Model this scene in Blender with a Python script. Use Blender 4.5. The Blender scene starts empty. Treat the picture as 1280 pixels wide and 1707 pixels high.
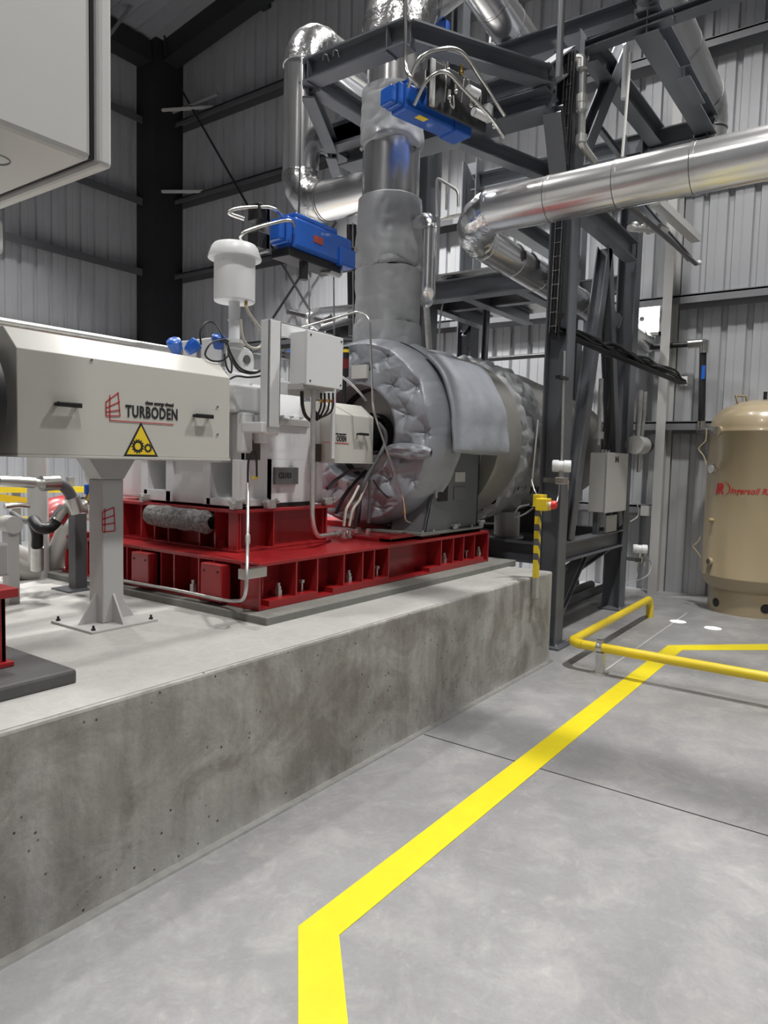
import bpy, math, random
from mathutils import Vector, Matrix, noise
random.seed(7)
S = bpy.context.scene
COL = S.collection
PI = math.pi
# ------------------------------------------------------------------ camera
FPX = 1178.126; YAW, PITCH, ROLL = map(math.radians, (35.5475, -4.2146, 1.429)); EYE = Vector((0, 0, 1.6))
fw = Vector((math.cos(YAW)*math.cos(PITCH), math.sin(YAW)*math.cos(PITCH), math.sin(PITCH)))
r0 = Vector((math.sin(YAW), -math.cos(YAW), 0)); u0 = r0.cross(fw)
RT = r0*math.cos(ROLL)+u0*math.sin(ROLL); UP = -r0*math.sin(ROLL)+u0*math.cos(ROLL)
cam = bpy.data.cameras.new('camera'); camo = bpy.data.objects.new('camera', cam); COL.objects.link(camo)
cam.sensor_fit = 'VERTICAL'; cam.sensor_height = 36; cam.lens = 36*FPX/1707; cam.clip_start = .02; cam.clip_end = 100
camo.matrix_world = Matrix(((RT.x, UP.x, -fw.x, 0), (RT.y, UP.y, -fw.y, 0), (RT.z, UP.z, -fw.z, 1.6), (0, 0, 0, 1)))
S.camera = camo
S.view_settings.view_transform = 'Standard'; S.view_settings.look = 'None'; S.view_settings.gamma = 1
S.view_settings.use_curve_mapping = False; S.view_settings.exposure = 0.0
def P(x, y, X=None, Y=None, Z=None):
    """where the sight line of a photo point meets the plane X=, Y= or Z= (metres)"""
    d = fw*FPX + RT*(x-640) - UP*(y-853.5)
    t = X/d.x if X is not None else Y/d.y if Y is not None else (Z-1.6)/d.z
    return EYE + d*t
# ------------------------------------------------------------------ light: high bay lamps of the hall
W = bpy.data.worlds.new('world'); S.world = W; W.use_nodes = True
W.node_tree.nodes['Background'].inputs[0].default_value = (.80, .88, 1, 1); W.node_tree.nodes['Background'].inputs[1].default_value = .12
def lamp(x, y, z, e, spread=125, size=.45, col=(1, .98, .95)):
    l = bpy.data.lights.new('high_bay_light', 'AREA'); l.shape = 'DISK'; l.size = size; l.energy = e; l.color = col
    l.spread = math.radians(spread)
    o = bpy.data.objects.new('high_bay_light', l); o.location = (x, y, z); COL.objects.link(o); return o
for (x, y, z, e, sp) in [(.8, .4, 8.6, 165, 125), (5.9, .4, 8.6, 265, 125), (3.0, 5.0, 8.6, 110, 120), (-2.5, 2.5, 8.6, 110, 125), (6.8, 6.2, 8.6, 560, 92), (3.6, -5.5, 8.6, 150, 125), (6.6, 3.2, 8.6, 90, 125), (4.4, 9.4, 8.6, 270, 98), (0, 9.4, 8.6, 180, 98)]:
    lamp(x, y, z, e, sp)
for (px, py) in ((1130, 1036), (1188, 1047)):   # narrow spot lamps added to make two bright patches on the floor
    c = P(px, py, Z=0); l = bpy.data.lights.new('floor_spot_light', 'SPOT'); l.energy = 26000; l.spot_size = 2*math.atan(.075/9.5); l.spot_blend = .25; l.shadow_soft_size = .004
    o = bpy.data.objects.new('floor_spot_light', l); o.location = (c.x-.8, c.y-.5, 9.5); COL.objects.link(o)
    o.rotation_euler = (Vector((c.x, c.y, 0))-o.location).to_track_quat('-Z', 'Y').to_euler()
# ------------------------------------------------------------------ materials
MATS = {}
def mat(name, col, rough=.5, metal=0, bump=0, bscale=40, vary=0, vscale=3, spec=.5, coat=0, emis=0, stretch=None):
    if name in MATS: return MATS[name]
    m = bpy.data.materials.new(name); m.use_nodes = True; nt = m.node_tree; b = nt.nodes['Principled BSDF']
    b.inputs['Base Color'].default_value = (*col, 1); b.inputs['Roughness'].default_value = rough; b.inputs['Metallic'].default_value = metal
    b.inputs['Specular IOR Level'].default_value = spec; b.inputs['Coat Weight'].default_value = coat
    if emis: b.inputs['Emission Color'].default_value = (*col, 1); b.inputs['Emission Strength'].default_value = emis
    if bump or vary:
        g = nt.nodes.new('ShaderNodeNewGeometry'); mp = nt.nodes.new('ShaderNodeMapping'); nt.links.new(g.outputs['Position'], mp.inputs[0])
        if stretch: mp.inputs['Scale'].default_value = stretch
    if vary:
        n = nt.nodes.new('ShaderNodeTexNoise'); n.inputs['Scale'].default_value = vscale; n.inputs['Detail'].default_value = 5
        nt.links.new(mp.outputs[0], n.inputs['Vector'])
        r = nt.nodes.new('ShaderNodeValToRGB'); r.color_ramp.elements[0].position = .3; r.color_ramp.elements[1].position = .7
        r.color_ramp.elements[0].color = tuple(c*(1-vary) for c in col)+(1,); r.color_ramp.elements[1].color = tuple(min(1, c*(1+vary)) for c in col)+(1,)
        nt.links.new(n.outputs['Fac'], r.inputs[0]); nt.links.new(r.outputs[0], b.inputs['Base Color'])
    if bump:
        n = nt.nodes.new('ShaderNodeTexNoise'); n.inputs['Scale'].default_value = bscale; n.inputs['Detail'].default_value = 4
        nt.links.new(mp.outputs[0], n.inputs['Vector'])
        bp = nt.nodes.new('ShaderNodeBump'); bp.inputs['Strength'].default_value = bump; bp.inputs['Distance'].default_value = .02
        nt.links.new(n.outputs['Fac'], bp.inputs['Height']); nt.links.new(bp.outputs[0], b.inputs['Normal'])
    MATS[name] = m; return m
def concrete(name, base, dark, light, rough, pores=True, spots=False, stain_h=False):
    m = bpy.data.materials.new(name); m.use_nodes = True; nt = m.node_tree; N = nt.nodes; L = nt.links; b = N['Principled BSDF']
    g = N.new('ShaderNodeNewGeometry')
    def noise_(scale, detail, rough_=.6, st=(1, 1, 1), dist=0):
        mp = N.new('ShaderNodeMapping'); mp.inputs['Scale'].default_value = st; L.new(g.outputs['Position'], mp.inputs[0])
        n = N.new('ShaderNodeTexNoise'); n.inputs['Scale'].default_value = scale; n.inputs['Detail'].default_value = detail
        n.inputs['Roughness'].default_value = rough_; n.inputs['Distortion'].default_value = dist; L.new(mp.outputs[0], n.inputs['Vector']); return n.outputs['Fac']
    def ramp(f, a, bb, ca, cb):
        r = N.new('ShaderNodeValToRGB'); r.color_ramp.elements[0].position = a; r.color_ramp.elements[1].position = bb
        r.color_ramp.elements[0].color = (*ca, 1); r.color_ramp.elements[1].color = (*cb, 1); L.new(f, r.inputs[0]); return r.outputs[0]
    def mix(f, a, c, mode='MIX'):
        x = N.new('ShaderNodeMixRGB'); x.blend_type = mode
        if isinstance(f, float): x.inputs[0].default_value = f
        else: L.new(f, x.inputs[0])
        L.new(a, x.inputs[1]); L.new(c, x.inputs[2]); return x.outputs[0]
    big = ramp(noise_(.9, 4, .55, dist=.6), .35, .68, dark, base)
    mid = ramp(noise_(4.5, 6, .62, dist=.4), .38, .66, dark, light)
    c = mix(.45, big, mid)
    det = ramp(noise_(15, 6, .7, dist=.8), .35, .65, tuple(x*.80 for x in base), tuple(min(1, x*1.17) for x in base)); c = mix(.38, c, det)
    fine = ramp(noise_(60, 3), .3, .7, tuple(x*.9 for x in base), tuple(min(1, x*1.1) for x in base))
    c = mix(.3, c, fine)
    if stain_h:  # rain-like streaks left by the formwork, and damp dark blotches
        st = ramp(noise_(7, 6, .65, (1, 1, .12)), .38, .62, (.74, .73, .71), (1.08, 1.08, 1.08)); c = mix(.75, c, st, 'MULTIPLY')
        bl = ramp(noise_(2.6, 6, .66, dist=.6), .36, .56, (.56, .53, .50), (1.04, 1.04, 1.04)); c = mix(.85, c, bl, 'MULTIPLY')
    if spots:
        sp = ramp(noise_(4.2, 7, .68, dist=.7), .46, .74, (.90, .90, .91), (1.26, 1.25, 1.22)); c = mix(.9, c, sp, 'MULTIPLY')
        fl = ramp(noise_(8, 6, .7, dist=.9), .57, .68, (1, 1, 1), (1.22, 1.21, 1.18)); c = mix(.75, c, fl, 'MULTIPLY')
        dk = ramp(noise_(.55, 3, .5), .33, .55, (.74, .73, .74), (1, 1, 1)); c = mix(.85, c, dk, 'MULTIPLY')
    if pores:
        v = N.new('ShaderNodeTexVoronoi'); v.inputs['Scale'].default_value = 22; L.new(g.outputs['Position'], v.inputs['Vector'])
        pr = ramp(v.outputs['Distance'], .09, .13, (.12, .11, .10), (1, 1, 1))
        msk = ramp(noise_(2.0, 2), .46, .52, (0, 0, 0), (1, 1, 1))
        c2 = mix(1.0, c, pr, 'MULTIPLY'); c = mix(msk, c, c2)
    L.new(c, b.inputs['Base Color']); b.inputs['Roughness'].default_value = rough
    bp = N.new('ShaderNodeBump'); bp.inputs['Strength'].default_value = .25; bp.inputs['Distance'].default_value = .01
    L.new(noise_(35, 5), bp.inputs['Height']); L.new(bp.outputs[0], b.inputs['Normal'])
    rr = ramp(noise_(3, 4), .3, .7, (rough-.03,)*3, (rough+.10,)*3); L.new(rr, b.inputs['Roughness'])
    return m
M_floor = concrete('floor_concrete', (.34, .34, .34), (.27, .27, .275), (.41, .405, .40), .36, pores=False, spots=True)
M_conc = concrete('plinth_concrete', (.42, .415, .40), (.33, .325, .31), (.50, .495, .475), .75, pores=False)
M_form = concrete('formed_concrete', (.44, .435, .42), (.28, .275, .262), (.55, .545, .525), .72, stain_h=True)
M_pad = concrete('grout', (.22, .22, .20), (.13, .13, .12), (.30, .30, .28), .7, pores=False)
M_padd = concrete('dark_grout', (.09, .09, .09), (.05, .05, .05), (.14, .14, .14), .6, pores=False)
M_wall = mat('wall_sheet', (.43, .44, .46), .42, .25, bump=.05, bscale=3, vary=.05, vscale=1.2)
M_roof = mat('roof_sheet', (.30, .30, .32), .5, .3)
M_girt = mat('girt_steel', (.24, .245, .26), .45, .3)
M_dkst = mat('dark_steel', (.022, .023, .026), .5, .2)
M_steel = mat('primer_steel', (.14, .148, .165), .40, .25, vary=.12, vscale=2)
M_galv = mat('galvanised', (.62, .62, .60), .38, .8, vary=.1, vscale=20)
M_alu = mat('cladding', (.80, .80, .80), .22, .92, bump=.05, bscale=5, vary=.05)
M_foil = mat('wrinkled_cladding', (.82, .82, .82), .22, 1, bump=.9, bscale=9)
M_pipe = mat('grey_pipe', (.42, .41, .39), .4, .3)
M_cab = mat('cabinet_paint', (.60, .60, .585), .4)
M_cream = mat('cream_paint', (.56, .55, .51), .32, 0)
M_white = mat('white_paint', (.72, .73, .74), .38, 0)
M_lgrey = mat('light_grey_paint', (.46, .46, .45), .4)
M_red = mat('red_paint', (.31, .014, .017), .33, 0, vary=.12, vscale=5, coat=.2)
M_blue = mat('blue_paint', (.012, .10, .46), .35, coat=.2)
M_yel = mat('yellow_paint', (.80, .60, .025), .32, coat=.2)
M_tape = mat('yellow_floor_paint', (.80, .66, .012), .45, vary=.04, vscale=9)
M_tan = mat('tan_paint', (.37, .30, .192), .28, coat=.3)
M_blk = mat('black_rubber', (.012, .012, .013), .45)
M_gum = mat('grey_rubber', (.10, .10, .105), .5)
M_ss = mat('stainless', (.66, .65, .62), .25, 1)
M_cloth = mat('insulation_cloth', (.33, .348, .385), .42, .15, bump=.25, bscale=14, vary=.06, vscale=6)
M_cloth2 = mat('sleeve_cloth', (.36, .37, .385), .46, .15, bump=.2, bscale=6, vary=.06, vscale=4)
M_jack = mat('drum_jacket', (.33, .32, .30), .42, .4, bump=.15, bscale=3, vary=.08, vscale=2)
M_ind = mat('sign_red', (.5, .02, .03), .5)
M_ink = mat('ink_black', (.02, .02, .025), .5)
M_sty = mat('warning_yellow', (.85, .62, .03), .45)
M_paper = mat('paper', (.6, .6, .58), .6)
M_wool = mat('mineral_wool', (.24, .24, .235), .95, bump=1, bscale=60, vary=.5, vscale=45)
M_brown = mat('brown_plate', (.10, .08, .065), .45, .5)
M_plate = mat('number_plate', (.27, .27, .27), .35, .8)
M_brass = mat('brass', (.55, .38, .12), .3, 1)
M_day = mat('daylight_opening', (.95, .97, 1), .5, emis=4)
M_tube = mat('clear_hose', (.50, .47, .40), .25)
# ------------------------------------------------------------------ mesh building
ORG = {}
class MB:
    def __init__(s): s.v = []; s.f = []; s.sm = []; s.mi = []; s.cur = 0
    def add(s, vs, fs, smooth=False):
        n = len(s.v); s.v += [Vector(v) for v in vs]; s.f += [tuple(i+n for i in f) for f in fs]; s.sm += [smooth]*len(fs); s.mi += [s.cur]*len(fs); return s
    def box(s, a, b):
        x0, y0, z0 = (min(a[i], b[i]) for i in range(3)); x1, y1, z1 = (max(a[i], b[i]) for i in range(3))
        return s.add([(x0,y0,z0),(x1,y0,z0),(x1,y1,z0),(x0,y1,z0),(x0,y0,z1),(x1,y0,z1),(x1,y1,z1),(x0,y1,z1)],
                     [(0,3,2,1),(4,5,6,7),(0,1,5,4),(1,2,6,5),(2,3,7,6),(3,0,4,7)])
    def prism(s, poly, d, o=(0, 0, 0), smooth=False):
        """closed polygon (3D points) swept along vector d"""
        n = len(poly); d = Vector(d); o = Vector(o); p = [Vector(q)+o for q in poly]
        return s.add(p+[q+d for q in p], [tuple(range(n-1, -1, -1)), tuple(range(n, 2*n))]+[(i, (i+1) % n, n+(i+1) % n, n+i) for i in range(n)], smooth)
    def bar(s, p0, p1, w, h, up=(0, 0, 1)):
        p0 = Vector(p0); p1 = Vector(p1); d = (p1-p0).normalized(); up = Vector(up)
        a = d.cross(up).normalized(); b = a.cross(d).normalized()
        return s.prism([p0-a*w/2-b*h/2, p0+a*w/2-b*h/2, p0+a*w/2+b*h/2, p0-a*w/2+b*h/2], p1-p0)
    def ibeam(s, p0, p1, h, b, up=(0, 0, 1), tw=.009, tf=.013):
        p0 = Vector(p0); p1 = Vector(p1); d = (p1-p0).normalized(); a = d.cross(Vector(up)).normalized(); c = a.cross(d).normalized()
        H, B, T = h/2, b/2, tw/2
        pts = [(-B,-H),(B,-H),(B,-H+tf),(T,-H+tf),(T,H-tf),(B,H-tf),(B,H),(-B,H),(-B,H-tf),(-T,H-tf),(-T,-H+tf),(-B,-H+tf)]
        p = [p0+a*x+c*y for x, y in pts]; n = 12; q = [v+(p1-p0) for v in p]
        fs = [(i, (i+1) % n, n+(i+1) % n, n+i) for i in range(n)]
        fs += [(0,11,2,1),(11,10,3,2),(10,9,4,3),(9,8,5,4),(8,7,6,5)]
        fs += [tuple(n+i for i in f[::-1]) for f in [(0,11,2,1),(11,10,3,2),(10,9,4,3),(9,8,5,4),(8,7,6,5)]]
        return s.add(p+q, fs)
    def tube(s, pts, r, seg=14, cap=True, smooth=True):
        pts = [Vector(p) for p in pts]; n = len(pts); R = r if isinstance(r, (list, tuple)) else [r]*n
        t = [(pts[min(i+1, n-1)]-pts[max(i-1, 0)]).normalized() for i in range(n)]
        a = t[0].orthogonal().normalized(); vs = []; 
        for i in range(n):
            a = (a - t[i]*a.dot(t[i])).normalized(); b = t[i].cross(a)
            vs += [pts[i]+(a*math.cos(2*PI*k/seg)+b*math.sin(2*PI*k/seg))*R[i] for k in range(seg)]
        fs = [(i*seg+k, i*seg+(k+1) % seg, (i+1)*seg+(k+1) % seg, (i+1)*seg+k) for i in range(n-1) for k in range(seg)]
        s.add(vs, fs, smooth)
        if cap:
            s.add(vs[:seg], [tuple(range(seg-1, -1, -1))]); s.add(vs[-seg:], [tuple(range(seg))])
        return s
    def cyl(s, p0, p1, r, r2=None, seg=20):
        return s.tube([p0, p1], [r, r if r2 is None else r2], seg)
    def lathe(s, prof, o, ax=(0, 0, 1), seg=40):
        """prof: (radius, distance along axis) pairs"""
        ax = Vector(ax).normalized(); o = Vector(o); a = ax.orthogonal().normalized(); b = ax.cross(a); vs = []; n = len(prof)
        for r, h in prof: vs += [o+ax*h+(a*math.cos(2*PI*k/seg)+b*math.sin(2*PI*k/seg))*max(r, 1e-4) for k in range(seg)]
        fs = [(i*seg+k, i*seg+(k+1) % seg, (i+1)*seg+(k+1) % seg, (i+1)*seg+k) for i in range(n-1) for k in range(seg)]
        return s.add(vs, fs, True)
    def ball(s, c, r, seg=14, sc=(1, 1, 1)):
        n = 8; prof = [(r*math.sin(PI*i/n), -r*math.cos(PI*i/n)) for i in range(n+1)]; k0 = len(s.v); s.lathe(prof, (0, 0, 0), (0, 0, 1), seg)
        for i in range(k0, len(s.v)): v = s.v[i]; s.v[i] = Vector((v.x*sc[0], v.y*sc[1], v.z*sc[2]))+Vector(c)
        return s
    def grid(s, fn, nu, nv, closed_u=False, smooth=True):
        vs = [fn(i/(nu if closed_u else nu-1), j/(nv-1)) for j in range(nv) for i in range(nu)]
        fs = [(j*nu+i, j*nu+(i+1) % nu, (j+1)*nu+(i+1) % nu, (j+1)*nu+i) for j in range(nv-1) for i in range(nu if closed_u else nu-1)]
        return s.add(vs, fs, smooth)
    def rot(s, ang, piv, ax='Z'):
        R = Matrix.Rotation(ang, 4, ax); piv = Vector(piv)
        s.v = [R @ (v-piv)+piv for v in s.v]; return s
    def shift(s, d):
        d = Vector(d); s.v = [v+d for v in s.v]; return s
    def build(s, name, m, parent=None, bev=0, org=None, label=None, solid=0):
        me = bpy.data.meshes.new(name)
        if org is None: org = ORG[parent.name] if parent else Vector((0, 0, 0))
        org = Vector(org)
        me.from_pydata([v-org for v in s.v], [], s.f); me.polygons.foreach_set('use_smooth', s.sm)
        for m_ in (m if isinstance(m, tuple) else (m,)): me.materials.append(m_)
        me.polygons.foreach_set('material_index', s.mi); me.update()
        if any(s.sm): me.set_sharp_from_angle(angle=math.radians(42))
        o = bpy.data.objects.new(name, me); COL.objects.link(o)
        if parent: o.parent = parent; o.location = org-ORG[parent.name]
        else: o.location = org
        ORG[o.name] = org
        if bev:
            b = o.modifiers.new('bevel', 'BEVEL'); b.width = bev; b.segments = 2; b.limit_method = 'ANGLE'; b.angle_limit = .7
        if solid:
            b = o.modifiers.new('solid', 'SOLIDIFY'); b.thickness = solid; b.offset = -1
        if label: o['label'] = label
        return o
def tag(o, label, cat, group=None):
    o['label'] = label; o['category'] = cat
    if group: o['group'] = group
    return o
def thing(name, loc, label, cat, group=None):
    o = bpy.data.objects.new(name, None); COL.objects.link(o); o.location = loc; o.empty_display_size = .1; ORG[o.name] = Vector(loc)
    return tag(o, label, cat, group)
def struct(name, mb, m, **k):
    o = mb.build(name, m, **k); o['kind'] = 'structure'; return o
def copy_thing(o, d, label=None, parent=None, rz=0):
    c = o.copy(); COL.objects.link(c)
    if parent is None: c.location = o.location+Vector(d); c.rotation_euler.z = o.rotation_euler.z+rz
    else: c.parent = parent
    if label: c['label'] = label
    for ch in list(o.children): copy_thing(ch, d, None, c)
    return c
def bend(pts, r, n=7):
    """polyline with its corners rounded to radius r"""
    pts = [Vector(p) for p in pts]; out = [pts[0]]
    for i in range(1, len(pts)-1):
        a, b, c = pts[i-1], pts[i], pts[i+1]; d0 = (a-b); d1 = (c-b); k = min(r, d0.length*.49, d1.length*.49)
        p, q = b+d0.normalized()*k, b+d1.normalized()*k
        for j in range(n+1):
            t = j/n; out.append(p*(1-t)**2+b*2*t*(1-t)+q*t*t)
    out.append(pts[-1]); return out
def spline(pts, n=8):
    pts = [Vector(p) for p in pts]; P_ = [pts[0]*2-pts[1]]+pts+[pts[-1]*2-pts[-2]]; out = []
    for i in range(1, len(P_)-2):
        a, b, c, d = P_[i-1:i+3]
        for j in range(n):
            t = j/n; out.append(.5*((2*b)+(c-a)*t+(2*a-5*b+4*c-d)*t*t+(3*b-a-3*c+d)*t**3))
    out.append(pts[-1]); return out
def text_mb(txt, size, fn, bold=0, cx=1.0, shear=0, depth=.0015, space=1.0):
    """lettering as a mesh: fn maps (u, v, w) of the flat text to a place in the hall"""
    c = bpy.data.curves.new('t', 'FONT'); c.body = txt; c.size = size; c.space_character = space; c.offset = bold; c.shear = shear; c.extrude = depth/2; c.resolution_u = 3
    o = bpy.data.objects.new('t', c); COL.objects.link(o); dg = bpy.context.evaluated_depsgraph_get(); me = bpy.data.meshes.new_from_object(o.evaluated_get(dg))
    mb = MB(); mb.add([fn(v.co.x*cx, v.co.y, v.co.z) for v in me.vertices], [tuple(p.vertices) for p in me.polygons])
    bpy.data.objects.remove(o); bpy.data.curves.remove(c); bpy.data.meshes.remove(me); return mb
def bolt_mb(mb, c, r=.012, h=.02, ax=(0, 0, 1)):
    ax = Vector(ax); c = Vector(c); mb.tube([c, c+ax*h*.6], r, 6, smooth=False); mb.tube([c+ax*h*.6, c+ax*h*1.6], r*.55, 8); return mb
# ================================================================== SETTING
ZP = .735; XW = 9.455; YL = 12.48; YN = -8.0; XN = -5.0
roofz = lambda y: 9.45+.15*(YL-y)
struct('floor', MB().box((XN, YN, -.2), (XW, YL, 0)), M_floor)
def ribbed(axis, a0, a1, c, out, top, zb=0.0):
    """sheet wall along 'Y' or 'X' with outward grooves every 0.28 m"""
    pr = []; a = a0
    while a < a1-.28:
        pr += [(a, 0), (a+.10, 0), (a+.104, .006), (a+.112, .006), (a+.116, 0), (a+.20, 0), (a+.214, .042), (a+.266, .042)]; a += .28
    pr += [(a, 0), (a1, 0), (a1, .07), (a0, .07)]
    mb = MB(); pts0 = []; pts1 = []
    for t, d in pr:
        x, y = (c+out*d, t) if axis == 'Y' else (t, c+out*d)
        pts0.append(Vector((x, y, zb))); pts1.append(Vector((x, y, top(x, y))))
    n = len(pr); mb.add(pts0+pts1, [(i, (i+1) % n, n+(i+1) % n, n+i) for i in range(n)])
    return mb
struct('wall_far', ribbed('Y', YN, YL+.07, XW, 1, lambda x, y: roofz(y)+.3), M_wall)
struct('wall_left', ribbed('X', XN, XW+.07, YL, 1, lambda x, y: roofz(YL)+.3), M_wall)
struct('wall_right', ribbed('X', XN, XW+.07, YN, -1, lambda x, y: roofz(YN)+.3), M_wall)
struct('wall_near', ribbed('Y', YN, YL+.07, XN, -1, lambda x, y: roofz(y)+.3), M_wall)
rm = MB(); a = XN   # roof sheet with ribs
while a < XW:
    rm.prism([(a, YL+.1, roofz(YL)), (a+.24, YL+.1, roofz(YL)), (a+.25, YL+.1, roofz(YL)-.03), (a+.29, YL+.1, roofz(YL)-.03), (a+.30, YL+.1, roofz(YL)), (a+.30, YL+.1, roofz(YL)+.06), (a, YL+.1, roofz(YL)+.06)], (0, YN-YL-.2, .15*(YL-YN+.2))); a += .3
struct('ceiling', rm, M_roof)
tn = [0]
def trim(mb, m, bev=0):
    tn[0] += 1; return struct('trim_%d' % tn[0], mb, m, bev=bev)
def zgirt_y(z, y0, y1, x=XW, m=M_girt):   # cold formed girt running along Y
    mb = MB(); mb.prism([(x, y0, z+.09), (x-.19, y0, z+.09), (x-.19, y0, z+.06), (x-.18, y0, z+.06), (x-.18, y0, z+.08), (x-.006, y0, z+.08), (x-.006, y0, z-.06), (x, y0, z-.06)], (0, y1-y0, 0))
    mb.prism([(x-.19, y0, z+.08), (x-.182, y0, z+.08), (x-.182, y0, z-.02), (x-.19, y0, z-.02)], (0, y1-y0, 0)); return trim(mb, m)
def zgirt_x(z, x0, x1, y=YL, m=M_girt):
    mb = MB(); mb.prism([(x0, y, z+.09), (x0, y-.19, z+.09), (x0, y-.19, z-.05), (x0, y-.182, z-.05), (x0, y-.182, z+.08), (x0, y, z+.08)], (x1-x0, 0, 0)); return trim(mb, m)
for z in (2.08, 3.62, 5.12, 6.58, 8.06):
    zgirt_y(z, YN, 5.5); zgirt_y(z, 5.5, 11.92, m=mat('dark_girt', (.10, .103, .11), .5, .2))
zgirt_y(1.02, 2.5, 5.2); 
M_gdk = mat('dark_girt', (.10, .103, .11), .5, .2)
for z in (3.7, 5.16, 6.52, 8.06): zgirt_x(z, XN, 8.78, m=M_gdk)
trim(MB().ibeam((9.28, 2.35, 0), (9.28, 2.35, 9.9), .34, .11, (1, 0, 0)), M_lgrey)           # light frame post on the far wall
trim(MB().box((9.10, 3.02, 2.7), (XW, 3.10, 3.62)), M_girt)
# corner column, rafters and braces
trim(MB().box((8.78, 11.92, 0), (XW, YL, 9.6)), M_dkst)
trim(MB().bar((9.15, YL, 9.3), (9.15, YN, 9.3+.15*(YL-YN)), .35, .42), M_dkst)
trim(MB().bar((XN, 12.2, 9.28), (9.3, 12.2, 9.28), .4, .36), M_dkst)
trim(MB().tube([(9.2, 10.6, 8.3), (9.2, 11.9, 8.3)], .03, 8), M_girt)
trim(MB().bar((8.95, 11.95, 8.25), (9.35, 10.9, 8.2), .04, .05), M_lgrey)
trim(MB().bar((8.95, 11.95, 6.72), (9.35, 11.0, 6.66), .04, .05), M_lgrey)
trim(MB().bar((XN, 9.6, roofz(9.6)-.18), (XW, 9.6, roofz(9.6)-.18), .2, .25), M_dkst)
trim(MB().tube([P(297, 140, X=9.2), P(440, 390, X=9.2), P(560, 590, X=9.2)], .022, 8), M_dkst)
trim(MB().tube([P(455, 530, X=9.2), P(560, 370, X=9.2)], .022, 8), M_dkst)
trim(MB().bar(P(180, 62, Y=11.6), P(246, -28, Y=11.6), .05, .05), M_girt)
trim(MB().tube([P(270, -10, Y=11.8), P(276, 92, Y=11.8)], .02, 8), M_dkst)
# plinth, kerb strip
pl = MB().box((-3.5, 2.17, 0), (5.40, 6.2, ZP)); struct('plinth', pl, M_form, bev=.012)
struct('plinth_screed', MB().box((-3.5, 2.185, ZP-.03), (5.385, 6.19, ZP+.002)), M_conc)
struct('baseboard_plinth', MB().box((-3.5, 2.135, 0), (5.40, 2.17, .012)), M_galv)
# floor joints
struct('floor_joint', MB().bar((P(712, 1226, Z=0).x, 2.13, 0.0005), (P(1280, 1405, Z=0).x, -7.9, .0005), .006, .003), M_dkst)
struct('floor_joint', MB().bar((*P(1005, 1120, Z=0).xy, 0.0005), (*P(1145, 1022, Z=0).xy, .0005), .010, .004), M_paper)
# painted walkway line
def z0(x, y, z=.003): q = P(x, y, Z=0); return Vector((q.x, q.y, z))
tp = MB()
A = [z0(497, 1545), z0(565, 1561), z0(503, 1760), z0(592, 1760)]
A = [(1.727, 1.551), (1.777, 1.412)]
L0 = [Vector((1.15, .98, 0)), Vector((1.727, 1.551, 0)), Vector((6.537, 1.565, 0)), Vector((7.37, .72, 0))]
L1 = [Vector((1.235, .865, 0)), Vector((1.777, 1.412, 0)), Vector((6.46, 1.425, 0)), Vector((7.23, .61, 0))]
a, b = (P(497, 1545, Z=0), P(497, 1707, Z=0)); L0[0] = a+(b-a)*2.3
a, b = (P(565, 1561, Z=0), P(580, 1707, Z=0)); L1[0] = a+(b-a)*2.3
a, b = (P(1113, 1076, Z=0), P(1280, 1074, Z=0)); L0[3] = a+(b-a)*2.6; L0[2] = a
a, b = (P(1137, 1084, Z=0), P(1280, 1084, Z=0)); L1[3] = a+(b-a)*2.6; L1[2] = a
for i in range(3):
    tp.prism([L0[i]+Vector((0, 0, -.001)), L1[i]+Vector((0, 0, -.001)), L1[i+1]+Vector((0, 0, -.001)), L0[i+1]+Vector((0, 0, -.001))], (0, 0, .004))
o = tp.build('floor_marking', M_tape); tag(o, 'bright yellow walkway line painted on the concrete floor', 'floor marking')
# wall fan opening with louvre
t = thing('wall_fan', (9.4, 2.65, 3.3), 'bright wall ventilation opening on the far wall behind the pipe rack', 'fan')
MB().box((9.40, 2.50, 3.30), (9.45, 2.86, 3.66)).build('light_panel', M_day, t)
f = MB()
for a, b in [((9.36, 2.46, 3.66), (9.45, 2.90, 3.70)), ((9.36, 2.46, 3.26), (9.45, 2.90, 3.30)), ((9.36, 2.46, 3.26), (9.45, 2.50, 3.70)), ((9.36, 2.86, 3.26), (9.45, 2.90, 3.70))]: f.box(a, b)
f.build('frame', M_galv, t)
f = MB()
for k in range(4):
    a = PI/4+k*PI/2; c = Vector((9.385, 2.72, 3.48)); d = Vector((0, math.cos(a), math.sin(a))); f.bar(c, c+d*.15, .004, .07, (1, 0, 0))
f.cyl((9.37, 2.72, 3.48), (9.40, 2.72, 3.48), .03); f.build('blade', M_lgrey, t)
# ================================================================== MACHINE BASES
pad = MB().box((2.56, 2.55, ZP-.01), (5.52, 4.75, .778)).build('grout_pad', M_pad, bev=.006); tag(pad, 'flat grey grout pad under the large red machine base', 'pad')
def stiff_x(mb, x, y0, y1, z0_, z1): mb.box((x-.006, y0, z0_), (x+.006, y1, z1))
t = thing('machine_base', (3.9, 3.7, .778), 'large two-tier red steel base frame on the grout pad', 'base frame')
lo = MB(); Z0, Z1 = .778, 1.035; X0, X1, Y0, Y1 = 2.64, 5.28, 2.69, 4.6
lo.box((X0, Y0, Z1-.02), (X1, Y1, Z1)); lo.box((X0, Y0, Z0), (X1, Y1, Z0+.015))
lo.box((X0+.02, Y0+.13, Z0), (X1-.02, Y0+.145, Z1-.01)); lo.box((X0+.12, Y0+.1, Z0), (X0+.135, Y1, Z1-.01)); lo.box((X1-.02, Y0, Z0), (X1, Y1, Z1)); lo.box((X0+.02, Y1-.02, Z0), (X1, Y1, Z1))
lo.build('lower_frame', M_red, t, bev=.003)
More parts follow.
